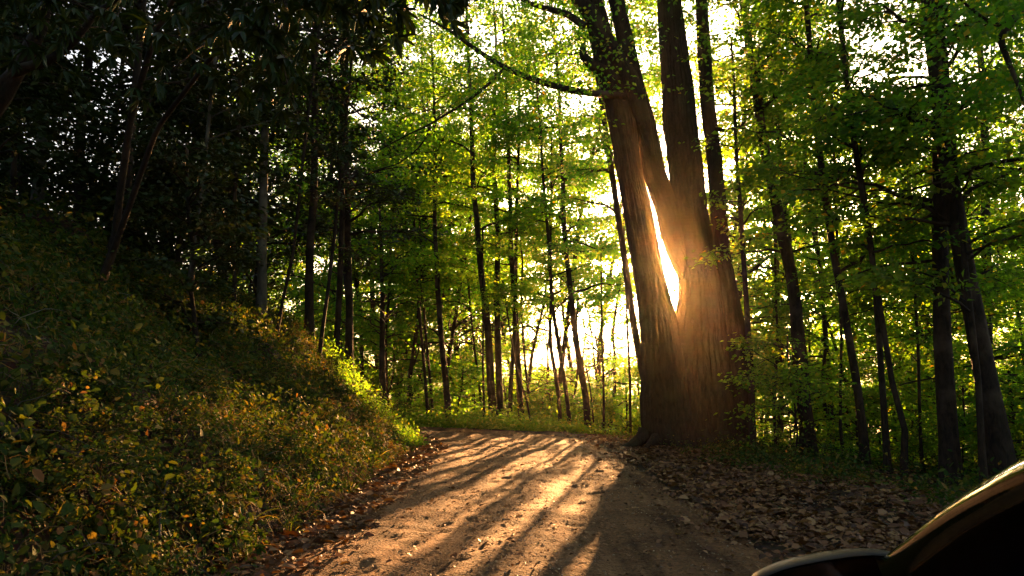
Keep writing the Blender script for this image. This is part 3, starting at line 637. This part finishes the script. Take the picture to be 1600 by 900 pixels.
#==CLOSE==
# ------------------------------------------------------------------ plants close to the camera
def surf_n(x, y):
    e = .15; dx = (H(x+e, y)-H(x-e, y))/(2*e); dy = (H(x, y+e)-H(x, y-e))/(2*e)
    return norm(np.stack([-dx, -dy, np.ones_like(dx)], -1))
rb = np.random.default_rng(5)
def clumps(n, region, dens=None):
    x, y = region(n); s = road_s(x, y); z = H(x, y)
    k = np.ones(len(x), bool) if dens is None else dens(x, y, s)
    return x[k], y[k], z[k]
def herb(nm, x, y, z, per, rad, hgt, lw, m, label, kindl='near', aspect=.6, out=.5, group=None):
    n = len(x); N = surf_n(x, y); c = np.stack([x, y, z], -1); idx = np.repeat(np.arange(n), per)
    sc_ = rb.uniform(.5, 1.4, n)[idx][:, None]
    off = rb.normal(size=(len(idx), 3))*rad*sc_; nn = N[idx]
    off -= nn*(off*nn).sum(1, keepdims=True); h = np.abs(rb.normal(size=(len(idx), 1)))*hgt*sc_
    bulge = np.exp(-(off**2).sum(1, keepdims=True)/(2*(rad*1.3)**2))
    p = c[idx]+off+nn*h*bulge*out+np.array([0, 0, 1.])*h*bulge*(1-out)+nn*.01
    d = norm(off*1.0+rb.normal(size=p.shape)*.5*rad+nn*.25*rad+np.array([0, 0, -.35*rad]))
    ln = norm(nn*.6+np.array([0, 0, .6])+rb.normal(size=p.shape)*.5)
    L = lw*rb.uniform(.5, 1.5, len(p)); V, F = leaves(p, d, ln, L, L*aspect*rb.uniform(.7, 1.1, len(p)), kindl)
    return tag(build(nm, V, F, m), label, 'ground cover', kind='stuff')
def bank_reg(ylo, yhi, t0, t1):
    def f(n):
        y = rb.uniform(ylo, yhi, n); t = t0+(t1-t0)*rb.uniform(0, 1, n)
        xc = np.interp(y, [-10, 0, 14, 18, 21, 22.5], [.1, .1, .1, 0, -.8, -2.2]); return xc-HALF-t, y
    return f
patch = lambda sc_, th, sd: (lambda x, y, s: fbm(x*sc_, y*sc_, 0, sd, 2) > th)
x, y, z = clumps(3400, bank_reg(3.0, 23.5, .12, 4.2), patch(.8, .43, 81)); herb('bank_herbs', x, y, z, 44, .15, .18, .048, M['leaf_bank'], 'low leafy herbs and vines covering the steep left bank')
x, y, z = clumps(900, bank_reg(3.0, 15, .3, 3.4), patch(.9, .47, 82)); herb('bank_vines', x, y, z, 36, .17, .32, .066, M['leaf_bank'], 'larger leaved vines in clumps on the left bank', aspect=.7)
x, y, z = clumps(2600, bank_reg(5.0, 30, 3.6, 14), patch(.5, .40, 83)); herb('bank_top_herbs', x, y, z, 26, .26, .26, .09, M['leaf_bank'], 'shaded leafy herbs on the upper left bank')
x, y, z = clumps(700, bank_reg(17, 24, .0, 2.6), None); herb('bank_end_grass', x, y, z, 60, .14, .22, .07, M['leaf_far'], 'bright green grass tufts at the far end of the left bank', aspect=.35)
def blades(nm, x, y, z, per, L, W, m, label, hang=.6, up=.5):
    n = len(x); N = surf_n(x, y); idx = np.repeat(np.arange(n), per); k = len(idx)
    p = np.stack([x, y, z], -1)[idx]+rb.normal(size=(k, 3))*.05
    d0 = norm(N[idx]*.6+np.array([0, 0, up])+rb.normal(size=(k, 3))*.45); L = L*rb.uniform(.4, 1.4, k)[:, None]; sd = norm(np.cross(d0, rb.normal(size=(k, 3))))*W*.5
    g_ = np.array([0, 0, -1.])*hang
    P1 = p+d0*L*.4+g_*L*.08; P2 = p+d0*L*.75+g_*L*.35; P3 = p+d0*L*.95+g_*L*.8
    V = np.stack([p-sd, p+sd, P1+sd*.9, P1-sd*.9, P2+sd*.7, P2-sd*.7, P3+sd*.2, P3-sd*.2], 1).reshape(-1, 3); b = np.arange(k)[:, None]*8
    F = np.concatenate([b+np.array([[0, 1, 2, 3]]), b+np.array([[3, 2, 4, 5]]), b+np.array([[5, 4, 6, 7]])])
    return tag(build(nm, V, F, m), label, 'grass', kind='stuff')
x, y, z = clumps(1700, bank_reg(3.0, 21, .05, 3.6), patch(1.1, .40, 84)); blades('dry_grass', x, y, z, 7, .34, .009, M['straw'], 'dry straw-coloured grass and stems hanging on the left bank', 1.0, .2)
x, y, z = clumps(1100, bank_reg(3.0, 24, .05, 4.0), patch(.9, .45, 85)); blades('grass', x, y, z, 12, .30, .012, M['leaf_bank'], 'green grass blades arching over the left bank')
# right-hand verge
def right_reg(ylo, yhi, s0, s1):
    def f(n):
        y = rb.uniform(ylo, yhi, n); return .1+s0+(s1-s0)*rb.uniform(0, 1, n), y
    return f
x, y, z = clumps(3300, right_reg(8.5, 30, 4.6, 20), lambda x, y, s: (s > 4.6+.9*(fbm(x*.8, y*.8, 0, 91, 2)-.3)*2) & (fbm(x*.6, y*.6, 0, 92, 2) > .3))
herb('verge_herbs', x, y, z, 34, .24, .26, .075, M['leaf_bank'], 'low green plants along the edge of the right-hand wood')
x, y, z = clumps(900, right_reg(11, 26, 2.6, 6), lambda x, y, s: (s > 3.6+(18-y)*.10)); herb('verge_seedlings', x, y, z, 22, .14, .16, .05, M['leaf_bank'], 'small green seedlings round the foot of the old tree')
def edge_reg(n):
    a = rb.uniform(radians(-9), radians(11), n); d = rb.uniform(24.6, 33, n); return d*np.sin(a), d*np.cos(a)
x, y, z = clumps(2300, edge_reg, lambda x, y, s: s > HALF+.05); herb('crest_herbs', x, y, z, 34, .26, .34, .10, M['leaf_far'], 'bright herbs along the outer edge of the bend behind the road')

# dead leaves, twigs and stones lying on the ground
def litter(nm, x, y, zf, L, label, cat='fallen leaves', m='litter', curl=.35, lift=.012):
    n = len(x); z = zf(x, y)+lift+rb.uniform(0, .025, n)
    a = rb.uniform(0, 2*pi, n); d = np.stack([np.cos(a), np.sin(a), rb.normal(size=n)*.22], -1); N = norm(np.array([0, 0, 1.])+rb.normal(size=(n, 3))*curl)
    L = L*np.clip(rb.gamma(3.2, .3, n), .3, 2.4); V, F = leaves(np.stack([x, y, z], -1), d, N, L, L*rb.uniform(.5, .95, n), 'near')
    return tag(build(nm, V, F, M[m]), label, cat, kind='stuff')
n = 60000; y = 5.5+19*rb.uniform(0, 1, n)**1.3; x = .1+2.15+rb.gamma(2.0, 1.15, n)*np.where(y > 17, .6, 1.0)-.55+.2*rb.normal(size=n); k = x < 12
k &= (rb.uniform(size=n) < np.clip((x-2.15+.9*(fbm(x*.9, y*.9, 0, 55, 3)-.5))/.9, .05, 1)*np.clip(2.6*fbm(x*1.3, y*1.3, 0, 56, 2)-.40, .22, 1))
litter('fallen_leaves', x[k], y[k], lambda a, b: H(a, b)+.02, .066, 'brown dead leaves covering the right-hand verge')
n = 9000; x, y = bank_reg(4.5, 22, -.75, .7)(n); k = rb.uniform(size=n) < np.clip(1.0-np.abs(HALF+.1+(x-.1)*1.0)*1.0+.2, .03, 1)
litter('leaf_litter', x[k], y[k], lambda a, b: H(a, b)+.025, .07, 'dead leaves gathered along the foot of the left bank')
n = 3600; y = 5.2+18*rb.uniform(0, 1, n)**1.5; x = .1+rb.uniform(-2.2, 2.3, n); litter('leaf_scraps', x, y, lambda a, b: road_z(a, b, road_s(a, b)), .035, 'small leaf scraps strewn over the dirt road')
n = 7000; y = 3.5+19*rb.uniform(0, 1, n)**1.6; x = .1+rb.uniform(-2.35, 2.35, n); keep = rb.uniform(size=n) < .3+.75*(np.abs(np.abs(x)-.9) > .35); x = x[keep]; y = y[keep]; n = len(x)
sz = .004+.011*rb.uniform(0, 1, n)**3; z = road_z(x, y, road_s(x, y))
oc = np.array([(1,0,0),(-1,0,0),(0,1,0),(0,-1,0),(0,0,1),(0,0,-1),(.6,.6,.5),(-.6,-.5,.5)], float)[:6]
V = (np.stack([x, y, z+sz*.3], -1)[:, None]+oc[None]*sz[:, None, None]*rb.uniform(.6, 1.3, (n, 6, 1))*np.array([1, 1, .65])).reshape(-1, 3)
f8 = np.array([(0,2,4),(2,1,4),(1,3,4),(3,0,4),(2,0,5),(1,2,5),(3,1,5),(0,3,5)]); F = (np.arange(n)[:, None, None]*6+f8[None]).reshape(-1, 3)
tag(build('gravel', V, F, M['stone']), 'loose small stones on the dirt road', 'gravel', kind='stuff')
mbt = MB()
for k in range(260):
    if k % 2: yy = 5+17*rb.random(); xx = .1-2.5+rb.uniform(-.7, .5)
    else: yy = 7+14*rb.random(); xx = 2.5+rb.gamma(2, 1.)
    a = rb.uniform(0, 2*pi); L = rb.uniform(.15, .6); t = np.linspace(-.5, .5, 5); X = xx+cos(a)*L*t+rb.normal(size=5)*.015; Y = yy+sin(a)*L*t+rb.normal(size=5)*.015
    mbt.add(*tube(np.stack([X, Y, H(X, Y)+.045], -1), np.linspace(.006, .002, 5), 4))
V, F = mbt.get(); tag(build('twigs', V, F, M['bark_grey']), 'dry twigs lying along both road edges', 'twigs', kind='stuff')
mbt = MB()
for k in range(420):
    x_, y_ = bank_reg(3.2, 18, .1, 3.8)(1); n_ = surf_n(x_, y_)[0]; p0 = np.array([x_[0], y_[0], Hs(x_[0], y_[0])])
    d = norm(n_*.7+rb.normal(size=3)*.7+np.array([0, 0, .2])); L = rb.uniform(.2, .7); t = np.linspace(0, 1, 6)[:, None]
    mbt.add(*tube(p0+d*L*t+np.array([0, 0, -1.])*L*.5*t**2+rb.normal(size=(6, 3))*.012, np.linspace(.005, .0015, 6), 4))
V, F = mbt.get(); tag(build('roots_and_stems', V, F, M['bark_grey']), 'bare thin roots and stems sticking out of the left bank', 'stems', kind='stuff')
# fallen branches on the bank
def fallen(label, pix, r0, seed, cat='fallen branch', lift=.10):
    pts = np.array([hit(a, b) for a, b in pix]); pts[:, 2] += lift; c = pts[0].copy()
    p, q = densify(pts, np.linspace(r0, r0*.45, len(pts)), 16); V, F = tube(p-c, q, 9, .12, seed)
    e = empty('fallen_branch', c, label, cat); build('stem', V, F, M['bark_grey'], e, smooth=True)
    d = norm(p[10]-p[4]); b = curve(p[9]-c, math.atan2(d[1], d[0])+.7, .3, .5, rb, 5, .1); V, F = tube(b, np.linspace(r0*.35, .003, 5), 5); build('side_twig', V, F, M['bark_grey'], e)
fallen('long fallen branch lying across the bank at the left photo edge', [(-60,665),(20,700),(90,722),(150,748),(210,785)], .035, 1)
fallen('thin bare branch lying low on the bank above the road edge', [(700-290,690),(455,735),(500,772),(540,800)], .014, 2)
fallen('short stick leaning out of the vines in the lower left corner', [(245,900),(247,850),(262,790)], .012, 3, lift=.28)

# leafy sprig at the foot of the bank
def whorls(nm, label, base, tips, m, L, nper, cat, seed, stemr=.006, kindl='long', asp=.28, drop=.5):
    r_ = np.random.default_rng(seed); e = empty(nm, base, label, cat); mb = MB(); pp = []; dd = []
    for tp in tips:
        tp = np.asarray(tp)-base; t = np.linspace(0, 1, 8)[:, None]; mid = np.array([0, 0, .12])*np.linalg.norm(tp)
        pth = tp*t+mid*4*t*(1-t)*.6+r_.normal(size=(8, 3))*.01*np.linalg.norm(tp); mb.add(*tube(pth, np.linspace(stemr, stemr*.35, 8), 5))
        ax = norm(pth[-1]-pth[-3])
        for q in range(nper):
            a = q*2.4+r_.uniform(-.3, .3); A = norm(np.cross(ax, [0, 0, 1.]+r_.normal(size=3)*.05)); B = np.cross(ax, A)
            pp.append(pth[-1]-ax*.01*(q % 3)); dd.append(norm(cos(a)*A+sin(a)*B+ax*r_.uniform(.2, .9)+np.array([0, 0, -drop*.4])))
        for s_ in (4, 5, 6):
            for q in range(3): pp.append(pth[s_]); dd.append(norm(r_.normal(size=3)+ax*.6+np.array([0, 0, -.3])))
    V, F = mb.get(); build('stem', V, F, M['bark'], e)
    pp = np.array(pp); dd = np.array(dd); ln = norm(np.array([0, 0, 1.])+r_.normal(size=pp.shape)*.35); LL = L*r_.uniform(.7, 1.15, len(pp))
    V, F = leaves(pp, dd, ln, LL, LL*asp, kindl); build('foliage', V, F, M[m], e); return e
b0 = hit(352, 872); whorls('seedling', 'pale leafy sprig at the foot of the bank by the road edge', b0, [b0+np.array([.28, .05, .22]), b0+np.array([.12, .0, .30]), b0+np.array([.34, -.1, .12]), b0+np.array([-.1, 0, .26])], 'leaf_bank', .10, 7, 'seedling', 3, .004, 'near', .5)
# rhododendrons leaning over the bank, upper left
def rhodo(label, base, stems, tips, seed):
    """stems: pixel paths with depth; tips: (px, py, depth) whorl ends"""
    r_ = np.random.default_rng(seed); base = np.asarray(base, float); e = empty('rhododendron', base, label, 'shrub')
    pts_all = []
    for st in stems:
        W = np.vstack([base-np.array([0, 0, .1])]+[P(a, b, Y) for a, b, Y, _ in st]); rr = np.array([st[0][3]*1.25]+[q[3] for q in st])
        p, q = densify(W, rr, 40); V, F = tube(p-base, q, 10, .1, seed); build('trunk', V, F, M['bark'], e, smooth=True); pts_all.append(p)
    A = np.concatenate([p[12:] for p in pts_all]); mb = MB(); pp = []; dd = []
    for (a, b, Y) in tips:
        T_ = P(a, b, Y); k = np.argmin(np.linalg.norm(A-T_, axis=1)); p0 = A[k]; t = np.linspace(0, 1, 8)[:, None]
        D = T_-p0; Ln = np.linalg.norm(D); pth = p0+D*t+np.array([0, 0, .15])*Ln*4*t*(1-t)*.5+r_.normal(size=(8, 3))*.012*Ln*t
        mb.add(*tube(pth-base, np.linspace(.007+.004*Ln, .004, 8), 5)); ax = norm(pth[-1]-pth[-3])
        for j in range(int(3+Ln*3)):
            c = pth[-1]+r_.normal(size=3)*np.array([.22, .22, .13])*(j > 0); ax2 = norm(ax+r_.normal(size=3)*.5)
            A1 = norm(np.cross(ax2, [0.02, 0, 1.])); B1 = np.cross(ax2, A1)
            mb.add(*tube(np.array([pth[5]-base, (pth[5]+c)/2-base+[0, 0, .02], c-base]), [.004, .003, .002], 3))
            for q in range(9):
                a_ = q*.7+r_.uniform(-.2, .2); pp.append(c-base); dd.append(norm(cos(a_)*A1+sin(a_)*B1+ax2*r_.uniform(.1, .7)+np.array([0, 0, -.35])))
    V, F = mb.get(); build('twigs', V, F, M['bark'], e); pp = np.array(pp); dd = np.array(dd); ln = norm(np.array([0, 0, 1.])+r_.normal(size=pp.shape)*.3); L = .17*r_.uniform(.7, 1.15, len(pp))
    V, F = leaves(pp, dd, ln, L, L*.27, 'long'); build('foliage', V, F, M['leaf_dark'], e); return e
rt = np.random.default_rng(9)
bx_, by_ = -6.6, 7.2
rhodo('crooked black rhododendron in the upper left corner, stems leaning right', (bx_, by_, Hs(bx_, by_)),
      [[(0,160,7.0,.09),(35,95,6.9,.08),(62,50,6.8,.07),(80,-20,6.7,.05),(110,-120,6.6,.03)], [(18,112,6.9,.06),(70,98,6.8,.05),(112,70,6.7,.04),(150,20,6.6,.03),(230,-30,6.2,.02)]],
      [(rt.uniform(-20, 200), rt.uniform(-60, 60), rt.uniform(6, 7.5)) for _ in range(16)]+[(140,80,6.8),(100,110,7),(170,60,6.6),(20,60,6.6),(60,10,6.4)], 1)
bx_, by_, _z = hit(150, 455)
rhodo('tall rhododendron on the bank holding long-leaved sprays over the upper left', (bx_, by_, Hs(bx_, by_)),
      [[(178,390,by_-.2,.05),(188,300,by_-.5,.045),(205,180,by_-.9,.04),(240,60,by_-1.4,.035),(300,-60,by_-2,.03)], [(196,340,by_-.6,.035),(245,200,by_-1.2,.03),(330,90,by_-2,.025),(420,-30,5.6,.02)]],
      [(415,35,5.0),(425,60,5.1),(470,75,5.3),(455,20,5.0),(380,20,5.2),(430,110,5.4),(360,60,5.4),(620,12,5.4),(640,30,5.6),(690,5,5.5),(590,-10,5.2),(540,0,5.2),(500,-5,5.1),(330,120,5.8),(290,60,5.8),(450,150,5.6),(250,130,6.0),(560,30,5.5),(700,-20,5.4)]+[(rt.uniform(170, 520), rt.uniform(-90, 60), rt.uniform(5, 6.5)) for _ in range(16)], 2)
# a tree outside the right edge of the view whose limbs reach in
bx_, by_ = 9.6, 9.5
e = empty('broadleaf_tree', (bx_, by_, Hs(bx_, by_)), 'tree just outside the right photo edge with dark limbs reaching in at the top', 'tree')
def wl(pts, r0, r1, n=26, sides=8, seed=4):
    p, q = densify(np.array(pts, float), np.linspace(r0, r1, len(pts)), n); V, F = tube(p-np.array(e.location), q, sides, .1, seed); return V, F, p
V, F, _ = wl([(bx_, by_, e.location.z-.1), (9.5, 9.6, 3), (9.3, 9.7, 6), (9.0, 9.8, 9), (8.8, 9.9, 13)], .17, .03, 40, 12); build('trunk', V, F, M['bark'], e, smooth=True)
LBP = []
for pts in ([(9.2, 9.7, 5.0), P(1640, -10, 9.6), P(1590, 25, 9.5), P(1560, 48, 9.4), P(1525, 20, 9.3), P(1490, -10, 9.2)], [P(1585, 28, 9.5), P(1562, 60, 9.4), P(1575, 95, 9.3), P(1592, 135, 9.2), P(1600, 165, 9.1)], [(9.3, 9.7, 6.4), P(1620, 125, 9.7), P(1560, 130, 9.9)]):
    V, F, p = wl(pts, .06, .012); build('limb', V, F, M['bark'], e, smooth=True); LBP.append(p)
c_ = spray_crown(60, [(LBP[0], .3, 1, 40), (LBP[1], .1, 1, 14), (LBP[2], .3, 1, 16)], 3600, 0, .55, .10)
V, F = leaves(c_['p']-np.array(e.location), c_['d'], c_['n'], c_['L'], c_['W']); build('crown', V, F, M['leaf'], e)

# small shrubs rooted in the bank
for k in range(3): variant('bank%d' % k, M['leaf_bank'], M['bark'], seed=270+k, path=rp(270+k, .75+.15*k, .3), r0=.009, z0=.06, nb=20, spread=.5, nleaf=950, lw=.055, sides=4, el=(5, 60), spray=.08, flat=.05, rtop=.003, leafkind='near')
ORD = ['first', 'second', 'third', 'fourth', 'fifth', 'sixth', 'seventh', 'eighth', 'ninth', 'tenth', 'eleventh', 'twelfth', 'thirteenth', 'fourteenth', 'fifteenth', 'sixteenth', 'seventeenth', 'eighteenth']
spots = sorted([(30,800),(75,700),(120,860),(150,640),(185,760),(230,690),(255,830),(290,730),(325,640),(345,790),(385,700),(420,620),(440,740),(475,660),(505,600),(530,690),(580,640),(612,668)])
for k, (a, b) in enumerate(spots):
    q = hit(a, b); place('bank%d' % (k % 3), 'bank_shrub', q[0], q[1], k*1.7, .42+.07*(k*7 % 5), 'small leafy shrub on the left bank, %s counted from the left photo edge' % ORD[k], 'shrub', 'small shrubs on the left bank', -.03, ('stem', 'foliage'), False)
# ------------------------------------------------------------------ the car the photograph was taken beside
M['paint'] = plain('car_paint_canopy_green', (.010, .016, .003), .14, 0, .4, .9, .3, 26)  # near-black paint, green added to its colour for the canopy's reflection
M['trim'] = plain('black_trim', (.004, .004, .004), .7, 0, .1)
M['housing'] = plain('mirror_housing', (.008, .009, .007), .5, 0, .15, 0, .2, 30)
M['glass'] = plain('dark_glass', (.002, .002, .003), .3, 0, .0)
M['mirror'] = plain('mirror_glass', (.05, .055, .06), .06, 1.0)
M['tyre'] = plain('tyre_rubber', (.015, .015, .015), .8, 0, .3)
M['rim'] = plain('alloy', (.35, .35, .36), .3, 1.0)
M['lamp_glass'] = plain('headlight_glass', (.25, .25, .26), .1, .3, .5, 1)
ce = empty('parked_car', (1.04, 2.12, .02), 'dark glossy car cut off by the lower right corner, windscreen pillar and mirror showing', 'car', rz=-radians(11.6))
def sec(y):
    """body section at local y: list of (x, z) from left sill over the bonnet or waistline to the right sill"""
    top = float(np.interp(y, [-3.4, -3.1, -.2, 0, .5, 1.0, 1.25, 1.38], [.80, .93, .93, .93, .90, .82, .72, .55]))
    ins = float(np.interp(y, [-3.4, -3.0, -2, .4, .9, 1.25, 1.38], [.20, .06, 0, 0, .05, .18, .35])); lo = float(np.interp(y, [1.1, 1.38], [.28, .38]))
    L = [(.04, lo), (.0, lo+.08), (-.03, .5), (-.02, top-.18), (.02, top-.07), (.10, top-.015), (.25, top+.01), (.55, top+.035), (.875, top+.045)]
    L = [(x_+ins*(1-x_/.875), z_) for x_, z_ in L]; return L+[(1.75-x_, z_) for x_, z_ in L[-2::-1]]
ys = np.concatenate([np.linspace(-3.4, -.2, 22), np.linspace(-.1, 1.38, 26)])
V = np.array([[(a, yv, b) for a, b in sec(yv)] for yv in ys]); n0, n1 = V.shape[:2]; i = np.arange(n0-1)[:, None]*n1+np.arange(n1-1)[None]
F = np.stack([i, i+1, i+n1+1, i+n1], -1).reshape(-1, 4); Vf = V.reshape(-1, 3)
body = build('body', Vf, [F, np.array([list(range(n1))]), np.array([list(range((n0-1)*n1, n0*n1))[::-1]])], M['paint'], ce, smooth=True)
ss = body.modifiers.new('s', 'SUBSURF'); ss.levels = ss.render_levels = 1
# pillars, roof and glass
PL = np.array([(.0, .12, .93), (.03, -.25, 1.11), (.05, -.62, 1.30), (.05, -.99, 1.445), (.075, -1.35, 1.53), (.12, -1.7, 1.56)])
PL[:, 0] += .03
def bar(name, pts, rx, rz, m, sides=14):
    p, q = densify(np.array(pts, float), np.ones(len(pts)), 30); V, F = tube(p, q, sides); c = np.repeat(p, sides, 0); V = c+(V-c)*np.array([rx, rz, rz]); return build(name, V, F, m, ce, smooth=True)
bar('windscreen_pillar', PL, .075, .045, M['paint']); q = PL.copy(); q[:, 0] = 1.75-q[:, 0]; bar('windscreen_pillar', q, .05, .042, M['paint'])
bar('window_seal', PL+np.array([.035, -.075, -.05]), .03, .03, M['trim'])
def strip(name, A, B, m, nb=8, bulge=0.):
    A = np.array(A, float); B = np.array(B, float); t = np.linspace(0, 1, nb)[None, :, None]
    V = A[:, None]*(1-t)+B[:, None]*t; V[..., 2] += bulge*4*t[..., 0]*(1-t[..., 0]); n0, n1 = V.shape[:2]; i = np.arange(n0-1)[:, None]*n1+np.arange(n1-1)[None]
    return build(name, V.reshape(-1, 3), np.stack([i, i+1, i+n1+1, i+n1], -1).reshape(-1, 4), m, ce, smooth=True)
strip('windscreen', PL[:5]+[.04, .01, -.01], np.array([1.75, 0, 0])+PL[:5]*[-1, 1, 1]+[-.04, .01, -.01], M['glass'], 10, .03)
rl = np.array([PL[4], (.13, -1.9, 1.56), (.13, -2.4, 1.53), (.16, -2.9, 1.42), (.2, -3.25, 1.1)])
strip('roof', rl, rl*[-1, 1, 1]+[1.75, 0, 0], M['paint'], 12, .04)
bot = np.array([(.03, v, .92) for v in (.08, -.3, -.7, -1.1, -1.5, -1.9, -2.4, -2.9, -3.2)]); tp = np.array([np.array([np.interp(-v, -np.concatenate([PL[:, 1], rl[1:, 1]]), np.concatenate([PL[:, k], rl[1:, k]])) if k != 1 else v for k in range(3)]) for v in bot[:, 1]])
tp[:, 2] -= .03; strip('side_window', bot, tp, M['glass'], 4); strip('side_window', bot*[-1, 1, 1]+[1.75, 0, 0], tp*[-1, 1, 1]+[1.75, 0, 0], M['glass'], 4)
strip('dashboard', [(.08, .0, .93), (.08, -.25, .98), (.08, -.5, .95), (.08, -.55, .7)], [(1.67, .0, .93), (1.67, -.25, .98), (1.67, -.5, .95), (1.67, -.55, .7)], M['trim'], 6)
# door mirror
u = np.linspace(0, 2*pi, 28, endpoint=False)
def sup(a, k): return np.sign(a)*np.abs(a)**k
rings = []
for dy_, sc_ in ((-.05, .96), (-.045, 1.0), (0, 1.0), (.05, .93), (.09, .72), (.11, .4), (.115, .02)):
    rings.append(np.stack([sup(np.cos(u), .75)*.225*sc_, np.full(28, dy_), sup(np.sin(u), .72)*.098*sc_], -1))
V = np.array(rings); V[..., 2] += (V[..., 0])*.22; n0, n1 = V.shape[:2]; i = np.arange(n0-1)[:, None]*n1; j = np.arange(n1)[None]; F = np.stack([i+j, i+(j+1) % n1, i+n1+(j+1) % n1, i+n1+j], -1).reshape(-1, 4)
V = V.reshape(-1, 3)+np.array([-.15, -.18, 1.015]); mh = build('door_mirror', V, F, M['housing'], ce, smooth=True)
ring = np.stack([sup(np.cos(u), .75)*.21, np.zeros(28), sup(np.sin(u), .72)*.088], -1); ring[:, 2] += ring[:, 0]*.22; ring += np.array([-.15, -.222, 1.015])
V = np.vstack([ring, ring.mean(0)]); F = np.array([[k, (k+1) % 28, 28] for k in range(28)]); build('mirror_glass', V, F, M['mirror'], mh)
V, F = tube(np.array([(-.05, -.12, 1.0), (.0, -.12, .95), (.06, -.12, .92)]), [.03, .03, .035], 8); build('mirror_arm', V, F, M['trim'], mh)
def wheel(x_, y_):
    a = np.linspace(0, 2*pi, 32, endpoint=False); prof = [(.24, -.10), (.31, -.105), (.325, -.07), (.325, .07), (.31, .105), (.24, .10)]
    V = np.array([[(x_+w_, y_+rr_*cos(t), .31+rr_*sin(t)) for t in a] for rr_, w_ in prof]); n0, n1 = V.shape[:2]; i = np.arange(n0-1)[:, None]*n1; j = np.arange(n1)[None]
    F = np.stack([i+j, i+(j+1) % n1, i+n1+(j+1) % n1, i+n1+j], -1).reshape(-1, 4); w = build('wheel', V.reshape(-1, 3), F, M['tyre'], ce, smooth=True)
    mb = MB()
    for k in range(5):
        t = k*2*pi/5; mb.add(*tube(np.array([(x_, y_, .31), (x_-.02, y_+.12*cos(t), .31+.12*sin(t)), (x_, y_+.235*cos(t), .31+.235*sin(t))]), [.04, .028, .03], 6))
    V, F = mb.get(); build('rim', V, F, M['rim'], w, smooth=True)
for x_ in (.08, 1.67):
    for y_ in (.62, -2.55): wheel(x_, y_)
for x_ in (.24, 1.51):
    V, F = tube(np.array([(x_, 1.18, .66), (x_, 1.26, .65), (x_, 1.31, .64)]), [.12, .10, .04], 16); build('headlight', V, F, M['lamp_glass'], ce, smooth=True)

# ------------------------------------------------------------------ haze volume added for the orange glow round the sun
def haze():
    m, nd, lk = mat('glow_haze'); p = nd.new('ShaderNodeVolumePrincipled'); p.inputs['Color'].default_value = (1.0, .74, .46, 1)
    p.inputs['Density'].default_value = .00023; p.inputs['Anisotropy'].default_value = .9
    o = nd.new('ShaderNodeOutputMaterial'); lk.new(p.outputs[0], o.inputs['Volume'])
    zl = -36.5; lo = (-330., -220., zl); hi = (330., 460., 46.)
    V = [(a, b, c) for c in (lo[2], hi[2]) for b in (lo[1], hi[1]) for a in (lo[0], hi[0])]
    F = np.array([(0,2,3,1),(4,5,7,6),(0,1,5,4),(1,3,7,5),(3,2,6,7),(2,0,4,6)])
    tag(build('haze', V, F, m), 'thin golden haze added for the glow round the sun', 'haze', kind='stuff')
haze()
